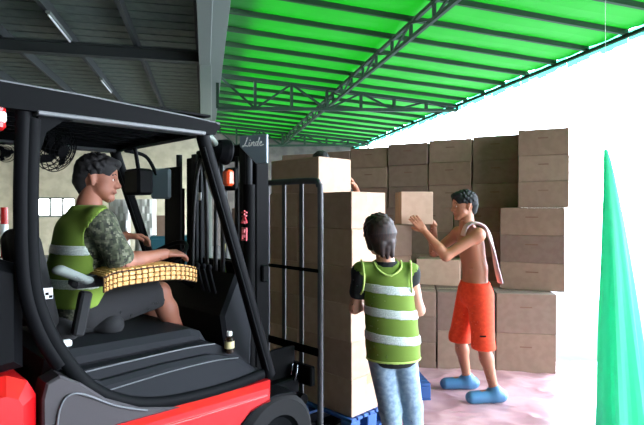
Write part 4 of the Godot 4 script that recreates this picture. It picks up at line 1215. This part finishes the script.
func build_driver() -> void:
	var o := thing("person", "seated forklift driver in green vest over camouflage shirt, turned to the right", "person", FORK_AT, -PI / 4, "workers")
	var neck := Vector3(-0.55, 1.60, 0.765)
	var sr := Vector3(-0.38, 1.51, 0.775)
	var sl := Vector3(-0.73, 1.51, 0.745)
	var er := Vector3(-0.275, 1.315, 0.71)
	var wr := Vector3(-0.33, 1.345, 0.455)
	var el := Vector3(-0.80, 1.33, 0.58)
	var wl := Vector3(-0.715, 1.425, 0.50)
	var torso := [bone(Vector3(-0.55, 1.08, 0.84), Vector3(-0.55, 1.24, 0.83), 0.11, 0.108, Vector3.RIGHT, 0.70), bone(Vector3(-0.55, 1.24, 0.83), Vector3(-0.55, 1.45, 0.79), 0.108, 0.11, Vector3.RIGHT, 0.65), bone(sr, sl, 0.062, 0.062), bone(Vector3(-0.55, 1.53, 0.77), neck, 0.075, 0.058)]
	var kr := Vector3(-0.41, 1.13, 0.45)
	var ar := Vector3(-0.435, 0.79, 0.29)
	var kl := Vector3(-0.70, 1.11, 0.42)
	var al := Vector3(-0.70, 0.78, 0.26)
	var legs := leg_bones(Vector3(-0.46, 1.06, 0.80), kr, ar, Vector3(-0.42, 0.73, 0.12)) + leg_bones(Vector3(-0.64, 1.06, 0.80), kl, al, Vector3(-0.71, 0.72, 0.08))
	var ht := look(Vector3(-0.545, 1.735, 0.725), Vector3(0.5, -0.10, -0.82))
	var mb := MB.new()
	add_field(mb, torso + legs + arm_bones(sr, er, wr, 1.1) + arm_bones(sl, el, wl, 1.1) + [bone(neck, ht * Vector3(0, -0.05, 0.02), 0.055, 0.052)], 0.013, 0.03)
	add_field(mb, head_bones(ht) + [bone(neck, ht * Vector3(0, -0.05, 0.02), 0.053, 0.05)], 0.0055, 0.014)
	add_field(mb, hand_bones(look(wr, Vector3(-0.1, -0.05, -1), Vector3(0.3, 1, 0)), -1.0, 0.9), 0.0045, 0.007)
	add_field(mb, hand_bones(look(wl, Vector3(0.25, -0.1, -1), Vector3(-0.3, 1, 0)), 1.0, 1.1), 0.0045, 0.007)
	var b := part(o, "body", mb.mesh(), M.skin_driver)
	face_parts(b, ht, M.hair_black)
	part(o, "hair", field(hair_bones(ht, [[Vector3(0, 0.0, 0.06), Vector3(0, -0.035, 0.06), 0.06, 0.045, Vector3.RIGHT, 0.85], [Vector3(0, 0.09, -0.05), Vector3(0, 0.09, -0.085), 0.034, 0.024, Vector3.RIGHT, 0.5], [Vector3(0, -0.02, 0.075), Vector3(0, -0.065, 0.06), 0.045, 0.03, Vector3.RIGHT, 0.8]]), 0.005, 0.007, [], [bone(ht * Vector3(0, -0.01, -0.12), ht * Vector3(0, -0.06, -0.10), 0.078, 0.075), bone(ht * Vector3(0.1, -0.02, -0.03), ht * Vector3(-0.1, -0.02, -0.03), 0.045, 0.045)]), M.hair_black)
	var shirt := fat(torso, 0.012) + fat([bone(sr, sr.lerp(er, 0.85), 0.056, 0.058), bone(sl, sl.lerp(el, 0.85), 0.056, 0.058)], 0.012)
	part(o, "camouflage_shirt", field(shirt, 0.011, 0.03, [Plane(Vector3.UP, 1.60)]), M.camouflage)
	var vest := fat(torso, 0.024)
	var cuts := [bone(sr + Vector3(0.03, -0.07, -0.07), sr + Vector3(0.12, -0.07, -0.07), 0.15, 0.155), bone(sr + Vector3(0.06, -0.2, -0.07), sr + Vector3(0.12, -0.3, -0.07), 0.12, 0.12), bone(sl + Vector3(-0.03, -0.07, -0.07), sl + Vector3(-0.12, -0.07, -0.07), 0.15, 0.155)]
	part(o, "safety_vest", field(vest, 0.011, 0.03, [Plane(Vector3.UP, 1.60), Plane(Vector3.DOWN, -1.1)], cuts), M.vest_green)
	for y in [1.22, 1.38]:
		part(o, "reflective_band", field(fat(torso, 0.028), 0.009, 0.03, [Plane(Vector3.UP, y + 0.025), Plane(Vector3.DOWN, -y + 0.025)], cuts), M.reflective)
	part(o, "trousers", field([bone(Vector3(-0.55, 1.07, 0.83), Vector3(-0.55, 1.13, 0.83), 0.118, 0.112, Vector3.RIGHT, 0.72), bone(Vector3(-0.46, 1.06, 0.80), kr, 0.098, 0.08), bone(Vector3(-0.64, 1.06, 0.80), kl, 0.098, 0.08), bone(kl, kl.lerp(al, 0.1), 0.08, 0.078)], 0.012, 0.03, [Plane((kr - Vector3(-0.46, 1.06, 0.80)).normalized(), (kr - Vector3(-0.46, 1.06, 0.80)).normalized().dot(kr) + 0.0)]), M.trousers)
	for q in [[ar, Vector3(-0.42, 0.73, 0.12)], [al, Vector3(-0.71, 0.72, 0.08)]]:
		var dirf: Vector3 = (q[1] - q[0]).normalized()
		part(o, "sandal", field([bone(q[0] - dirf * 0.05 + Vector3(0, -0.04, 0), q[1] + Vector3(0, -0.035, 0), 0.04, 0.042, Vector3.UP, 2.6), bone(q[0].lerp(q[1], 0.55) + Vector3(0, 0.0, 0.0), q[0].lerp(q[1], 0.75), 0.044, 0.043)], 0.008, 0.01), M.sandal)

func build_woman() -> void:
	var o := thing("person", "woman seen from behind in green reflective vest and pale blue jeans", "person", Vector3(0.39, 0, -2.97), 0.0, "workers")
	var neck := Vector3(-0.012, 1.285, 0.0)
	var sl := Vector3(-0.16, 1.21, 0.0)
	var sr := Vector3(0.13, 1.205, 0.0)
	var el := Vector3(-0.195, 0.99, -0.03)
	var er := Vector3(0.185, 0.98, -0.02)
	var wl := Vector3(-0.10, 1.0, -0.22)
	var wr := Vector3(0.10, 1.0, -0.23)
	var torso := [bone(Vector3(0.025, 0.80, 0.0), Vector3(0.015, 0.95, 0.0), 0.094, 0.086, Vector3.RIGHT, 0.72), bone(Vector3(0.015, 0.95, 0.0), Vector3(-0.005, 1.15, 0.0), 0.085, 0.088, Vector3.RIGHT, 0.70), bone(sl, sr, 0.045, 0.045), bone(Vector3(-0.008, 1.22, 0.0), neck, 0.055, 0.045)]
	var hl := Vector3(-0.05, 0.76, 0.0)
	var hr := Vector3(0.10, 0.76, 0.0)
	var kl := Vector3(0.01, 0.40, 0.0)
	var kr := Vector3(0.145, 0.40, -0.03)
	var al := Vector3(0.045, 0.085, 0.02)
	var ar := Vector3(0.17, 0.085, -0.02)
	var tl := Vector3(0.02, 0.04, -0.12)
	var tr := Vector3(0.20, 0.04, -0.16)
	var ht := look(Vector3(-0.055, 1.415, -0.01), Vector3(-0.25, 0.02, -0.97), Vector3(-0.06, 1, 0))
	var mb := MB.new()
	var nk := [bone(neck + Vector3(0, -0.03, 0), ht * Vector3(0, -0.04, 0.02), 0.043, 0.042)]
	add_field(mb, torso + nk + leg_bones(hl, kl, al, tl, 0.86) + leg_bones(hr, kr, ar, tr, 0.86) + arm_bones(sl, el, wl, 0.86) + arm_bones(sr, er, wr, 0.86), 0.012, 0.03)
	add_field(mb, head_bones(ht, 0.97) + nk, 0.0055, 0.014)
	add_field(mb, hand_bones(look(wl, Vector3(0.5, 0.1, -0.8)), 1.0, 0.8), 0.0045, 0.007)
	add_field(mb, hand_bones(look(wr, Vector3(-0.5, 0.1, -0.8)), -1.0, 0.8), 0.0045, 0.007)
	var b := part(o, "body", mb.mesh(), M.skin_woman)
	face_parts(b, ht, M.hair_brown, 0.97)
	part(o, "hair", field(hair_bones(ht, [[Vector3(0, 0.02, 0.05), Vector3(0, -0.05, 0.055), 0.075, 0.05, Vector3.RIGHT, 0.85], [Vector3(0.03, -0.03, 0.085), Vector3(0.045, -0.105, 0.08), 0.03, 0.012, Vector3.ZERO, 1.0], [Vector3(-0.02, -0.03, 0.085), Vector3(-0.015, -0.10, 0.085), 0.03, 0.010, Vector3.ZERO, 1.0], [Vector3(0.06, -0.02, 0.05), Vector3(0.068, -0.085, 0.04), 0.025, 0.008, Vector3.ZERO, 1.0], [Vector3(0.01, -0.05, 0.09), Vector3(0.015, -0.115, 0.08), 0.022, 0.008, Vector3.ZERO, 1.0], [Vector3(-0.05, 0.0, 0.02), Vector3(-0.05, -0.05, 0.01), 0.04, 0.025, Vector3.ZERO, 1.0], [Vector3(0.0, 0.095, -0.05), Vector3(0.0, 0.07, -0.085), 0.03, 0.024, Vector3.RIGHT, 0.5]], 1.03), 0.005, 0.009, [], [bone(ht * Vector3(0, -0.02, -0.12), ht * Vector3(0, -0.08, -0.10), 0.075, 0.075), bone(ht * Vector3(0.12, -0.02, -0.025), ht * Vector3(0.05, -0.02, -0.025), 0.035, 0.035)]), M.hair_brown)
	var shirt := fat(torso, 0.012) + [bone(sl, sl.lerp(el, 0.55), 0.05, 0.05), bone(sr, sr.lerp(er, 0.2), 0.048, 0.046), bone(Vector3(0.03, 0.72, 0), Vector3(0.025, 0.85, 0), 0.110, 0.10, Vector3.RIGHT, 0.74)]
	part(o, "black_shirt", field(shirt, 0.011, 0.025, [Plane(Vector3.UP, 1.275), Plane(Vector3.DOWN, -0.665)]), M.shirt_black)
	var vb := fat(torso, 0.017) + [bone(Vector3(0.03, 0.72, 0), Vector3(0.02, 0.9, 0), 0.118, 0.105, Vector3.RIGHT, 0.74)]
	var cuts := [bone(sl + Vector3(-0.045, -0.04, 0), sl + Vector3(-0.10, -0.04, 0), 0.072, 0.09), bone(sr + Vector3(0.045, -0.04, 0), sr + Vector3(0.10, -0.04, 0), 0.072, 0.09), bone(neck + Vector3(0, 0.02, 0.03), neck + Vector3(0, 0.08, 0.05), 0.07, 0.09)]
	var hem := [Plane(Vector3.UP, 1.29), Plane(Vector3.DOWN, -0.70)]
	part(o, "safety_vest", field(vb, 0.010, 0.025, hem, cuts), M.vest_green)
	for y in [1.11, 0.975, 0.83]:
		part(o, "reflective_band", field(fat(vb, 0.004), 0.008, 0.025, [Plane(Vector3(0.1, 1, 0).normalized(), y + 0.026), Plane(Vector3(-0.1, -1, 0).normalized(), -y + 0.026)], cuts), M.reflective)
	part(o, "hem_piping", field(fat(vb, 0.003), 0.006, 0.025, [Plane(Vector3.UP, 0.712), Plane(Vector3.DOWN, -0.698)]), M.vest_piping)
	part(o, "neck_piping", tube(smooth_path([Vector3(-0.085, 1.275, 0.0), Vector3(-0.07, 1.235, 0.075), Vector3(-0.005, 1.20, 0.10), Vector3(0.06, 1.235, 0.075), Vector3(0.075, 1.275, 0.0)]), 0.006, -1.0, 6), M.vest_piping)
	for s in [[-1.0, sl], [1.0, sr]]:
		var g: float = s[0]
		part(o, "armhole_piping", tube(smooth_path([s[1] + Vector3(0.0 * g, 0.07, 0.0), s[1] + Vector3(-0.005 * g, 0.05, 0.05), s[1] + Vector3(-0.012 * g, -0.02, 0.085), s[1] + Vector3(-0.005 * g, -0.09, 0.075), s[1] + Vector3(0.004 * g, -0.125, 0.03)]), 0.006, -1.0, 6), M.vest_piping)
	part(o, "jeans", field([bone(Vector3(0.025, 0.73, 0.0), Vector3(0.025, 0.78, 0.0), 0.092, 0.085, Vector3.RIGHT, 0.75), bone(hl + Vector3(0.01, -0.06, 0), kl, 0.082, 0.064), bone(hr + Vector3(-0.01, -0.06, 0), kr, 0.082, 0.064), bone(kl, al + Vector3(0, 0.03, 0), 0.066, 0.048), bone(kr, ar + Vector3(0, 0.03, 0), 0.066, 0.048)], 0.011, 0.018, [Plane(Vector3.DOWN, -0.09)]), M.denim)
	for q in [[al, tl], [ar, tr]]:
		part(o, "shoe", field([bone(q[0] + Vector3(0, -0.035, 0.035), q[1], 0.046, 0.04), bone(q[0] + Vector3(0, -0.03, 0.0), q[0] + Vector3(0, 0.0, 0.0), 0.05, 0.045)], 0.009, 0.02, [Plane(Vector3.DOWN, 0.0)]), M.shoe_cover)

func build_man() -> void:
	var o := thing("person", "shirtless man in orange shorts and blue shoe covers pushing a carton", "person", Vector3(1.288, 0, -4.25), 0.0, "workers")
	var neck := Vector3(-0.07, 1.47, 0.0)
	var sn := Vector3(-0.03, 1.37, 0.175)
	var sf := Vector3(-0.09, 1.37, -0.175)
	var en := Vector3(-0.29, 1.20, 0.185)
	var wn := Vector3(-0.45, 1.40, 0.12)
	var ef := Vector3(-0.30, 1.20, -0.20)
	var wf := Vector3(-0.33, 1.46, -0.1)
	var torso := [bone(Vector3(0.0, 0.92, 0.0), Vector3(0.0, 1.08, 0.0), 0.105, 0.095, Vector3.BACK, 0.72), bone(Vector3(0.0, 1.08, 0.0), Vector3(-0.04, 1.29, 0.0), 0.092, 0.108, Vector3.BACK, 0.68), bone(sn, sf, 0.058, 0.058), bone(Vector3(-0.055, 1.38, 0.0), neck, 0.07, 0.055)]
	var hn := Vector3(0.015, 0.88, 0.09)
	var hf := Vector3(-0.01, 0.88, -0.09)
	var kn := Vector3(0.035, 0.47, 0.11)
	var kf := Vector3(-0.09, 0.47, -0.13)
	var an := Vector3(0.125, 0.085, 0.13)
	var af := Vector3(-0.01, 0.085, -0.18)
	var tn := Vector3(-0.07, 0.04, 0.15)
	var tf2 := Vector3(-0.2, 0.04, -0.18)
	var ht := look(Vector3(-0.09, 1.605, 0.0), Vector3(-1, -0.08, 0.1))
	var nk := [bone(neck + Vector3(0, -0.02, 0), ht * Vector3(0, -0.05, 0.02), 0.055, 0.053)]
	var mb := MB.new()
	add_field(mb, torso + nk + leg_bones(hn, kn, an, tn) + leg_bones(hf, kf, af, tf2) + arm_bones(sn, en, wn, 1.05) + arm_bones(sf, ef, wf, 1.05), 0.012, 0.03)
	add_field(mb, head_bones(ht) + nk, 0.0055, 0.014)
	add_field(mb, hand_bones(look(wn, Vector3(-0.62, 0.78, -0.1), Vector3(0, 0.15, 1)), -1.0, 0.25), 0.0045, 0.007)
	add_field(mb, hand_bones(look(wf, Vector3(-0.6, 0.7, 0.2), Vector3(1, 0.6, 0)), 1.0, 0.3), 0.0045, 0.007)
	var b := part(o, "body", mb.mesh(), M.skin_man)
	face_parts(b, ht, M.hair_black)
	part(o, "hair", field(hair_bones(ht, [[Vector3(0, 0.0, 0.06), Vector3(0, -0.04, 0.06), 0.06, 0.045, Vector3.RIGHT, 0.85], [Vector3(0, 0.095, -0.05), Vector3(0, 0.09, -0.08), 0.032, 0.026, Vector3.RIGHT, 0.5]]), 0.005, 0.007, [], [bone(ht * Vector3(0, -0.01, -0.12), ht * Vector3(0, -0.06, -0.10), 0.078, 0.075), bone(ht * Vector3(0.1, -0.02, -0.03), ht * Vector3(-0.1, -0.02, -0.03), 0.045, 0.045)]), M.hair_black)
	part(o, "orange_shorts", field([bone(Vector3(0, 0.86, 0), Vector3(0, 0.95, 0), 0.125, 0.115, Vector3.BACK, 0.72), bone(hn, kn, 0.108, 0.09), bone(hf, kf, 0.108, 0.09), bone(kn, kn + Vector3(0.015, -0.06, 0), 0.09, 0.09), bone(kf, kf + Vector3(0.015, -0.06, 0), 0.09, 0.09)], 0.011, 0.03, [Plane(Vector3.DOWN, -0.43), Plane(Vector3.UP, 0.965)]), M.shorts_orange)
	for y in [0.955]:
		part(o, "waistband", field([bone(Vector3(0, 0.86, 0), Vector3(0, 0.95, 0), 0.129, 0.119, Vector3.BACK, 0.72)], 0.009, 0.02, [Plane(Vector3.UP, 0.972), Plane(Vector3.DOWN, -0.94)]), M.shorts_orange)
	part(o, "shorts_patch", box(Vector3(0.05, 0.012, 0.004), 0.001, Vector3(0.0, 0.56, 0.216)), M.cab_black)
	for q in [[an, tn], [af, tf2]]:
		var d: Vector3 = (q[1] - q[0]) * Vector3(1, 0, 1)
		part(o, "shoe_cover", field([bone(q[0] - d.normalized() * 0.05 + Vector3(0, -0.03, 0), q[1] + Vector3(0, 0.005, 0), 0.055, 0.05, Vector3.BACK, 0.9), bone(q[0] + Vector3(0, -0.02, 0), q[0] + Vector3(0, 0.01, 0), 0.06, 0.056)], 0.009, 0.03, [Plane(Vector3.DOWN, 0.0)]), M.shoe_cover)
	var tw := thing("towel", "pale pink towel hanging over the shirtless man's near shoulder", "towel", Vector3(1.288, 0, -4.25))
	part(tw, "cloth", tube(smooth_path([Vector3(-0.13, 1.36, 0.10), Vector3(-0.10, 1.44, 0.10), Vector3(-0.03, 1.465, 0.10), Vector3(0.055, 1.42, 0.115), Vector3(0.10, 1.28, 0.135), Vector3(0.13, 1.12, 0.14), Vector3(0.165, 0.98, 0.14)]), 0.055, 0.014, 10, Vector3(0, 1, 0)), M.towel)

func build_helper() -> void:
	var o := thing("person", "worker behind the fork stack, only hair and forearm showing past the top carton", "person", Vector3(-0.01, 0.45, -4.72), 0.0, "workers")
	var neck := Vector3(0.0, 1.41, 0.0)
	var sl := Vector3(-0.18, 1.33, 0.0)
	var sr := Vector3(0.18, 1.33, 0.0)
	var torso := [bone(Vector3(0, 0.88, 0), Vector3(0, 1.05, 0), 0.10, 0.092, Vector3.RIGHT, 0.7), bone(Vector3(0, 1.05, 0), Vector3(0, 1.25, 0), 0.092, 0.10, Vector3.RIGHT, 0.66), bone(sl, sr, 0.056, 0.056), bone(Vector3(0, 1.34, 0), neck, 0.068, 0.054)]
	var er := Vector3(0.36, 1.18, 0.08)
	var wr := Vector3(0.30, 1.33, 0.27)
	var el := Vector3(-0.30, 1.1, 0.03)
	var wl := Vector3(-0.22, 1.28, 0.14)
	var ht := look(Vector3(0.0, 1.535, -0.01), Vector3(0.1, -0.25, 1))
	var nk := [bone(neck + Vector3(0, -0.02, 0), ht * Vector3(0, -0.05, 0.02), 0.054, 0.052)]
	var legs := leg_bones(Vector3(-0.09, 0.86, 0), Vector3(-0.1, 0.46, 0.01), Vector3(-0.1, 0.085, 0), Vector3(-0.11, 0.04, 0.13)) + leg_bones(Vector3(0.09, 0.86, 0), Vector3(0.1, 0.46, 0.01), Vector3(0.1, 0.085, 0), Vector3(0.11, 0.04, 0.13))
	var mb := MB.new()
	add_field(mb, torso + nk + legs + arm_bones(sl, el, wl) + arm_bones(sr, er, wr), 0.014, 0.03)
	add_field(mb, head_bones(ht) + nk, 0.0065, 0.014)
	add_field(mb, hand_bones(look(wr, Vector3(-0.4, 0.6, 0.4), Vector3(0.7, 0.3, -0.2)), -1.0, 0.4), 0.005, 0.007)
	add_field(mb, hand_bones(look(wl, Vector3(0.1, 0.8, 0.4), Vector3(0, 0.3, -1)), 1.0, 0.4), 0.005, 0.007)
	var b := part(o, "body", mb.mesh(), M.skin_man)
	face_parts(b, ht, M.hair_black)
	part(o, "hair", field(hair_bones(ht, [[Vector3(0, 0.0, 0.06), Vector3(0, -0.04, 0.06), 0.06, 0.045, Vector3.RIGHT, 0.85]]), 0.007, 0.015, [], [bone(ht * Vector3(0, -0.01, -0.12), ht * Vector3(0, -0.06, -0.10), 0.08, 0.075), bone(ht * Vector3(0.1, -0.02, -0.03), ht * Vector3(-0.1, -0.02, -0.03), 0.045, 0.045)]), M.hair_black)
	part(o, "dark_shirt", field(fat(torso, 0.014) + [bone(sl, sl.lerp(el, 0.6), 0.064, 0.06), bone(sr, sr.lerp(er, 0.6), 0.064, 0.06)], 0.013, 0.03, [Plane(Vector3.UP, 1.40)]), M.shirt_black)
	part(o, "trousers", field([bone(Vector3(0, 0.85, 0), Vector3(0, 0.92, 0), 0.115, 0.11, Vector3.RIGHT, 0.72), bone(Vector3(-0.09, 0.86, 0), Vector3(-0.1, 0.46, 0.01), 0.1, 0.075), bone(Vector3(0.09, 0.86, 0), Vector3(0.1, 0.46, 0.01), 0.1, 0.075), bone(Vector3(-0.1, 0.46, 0.01), Vector3(-0.1, 0.1, 0), 0.075, 0.06), bone(Vector3(0.1, 0.46, 0.01), Vector3(0.1, 0.1, 0), 0.075, 0.06)], 0.013, 0.02), M.trousers)
	for x in [-0.1, 0.1]:
		part(o, "shoe", field([bone(Vector3(x, 0.045, -0.04), Vector3(x * 1.1, 0.045, 0.14), 0.045, 0.04)], 0.01, 0.01, [Plane(Vector3.DOWN, 0.0)]), M.shirt_black)
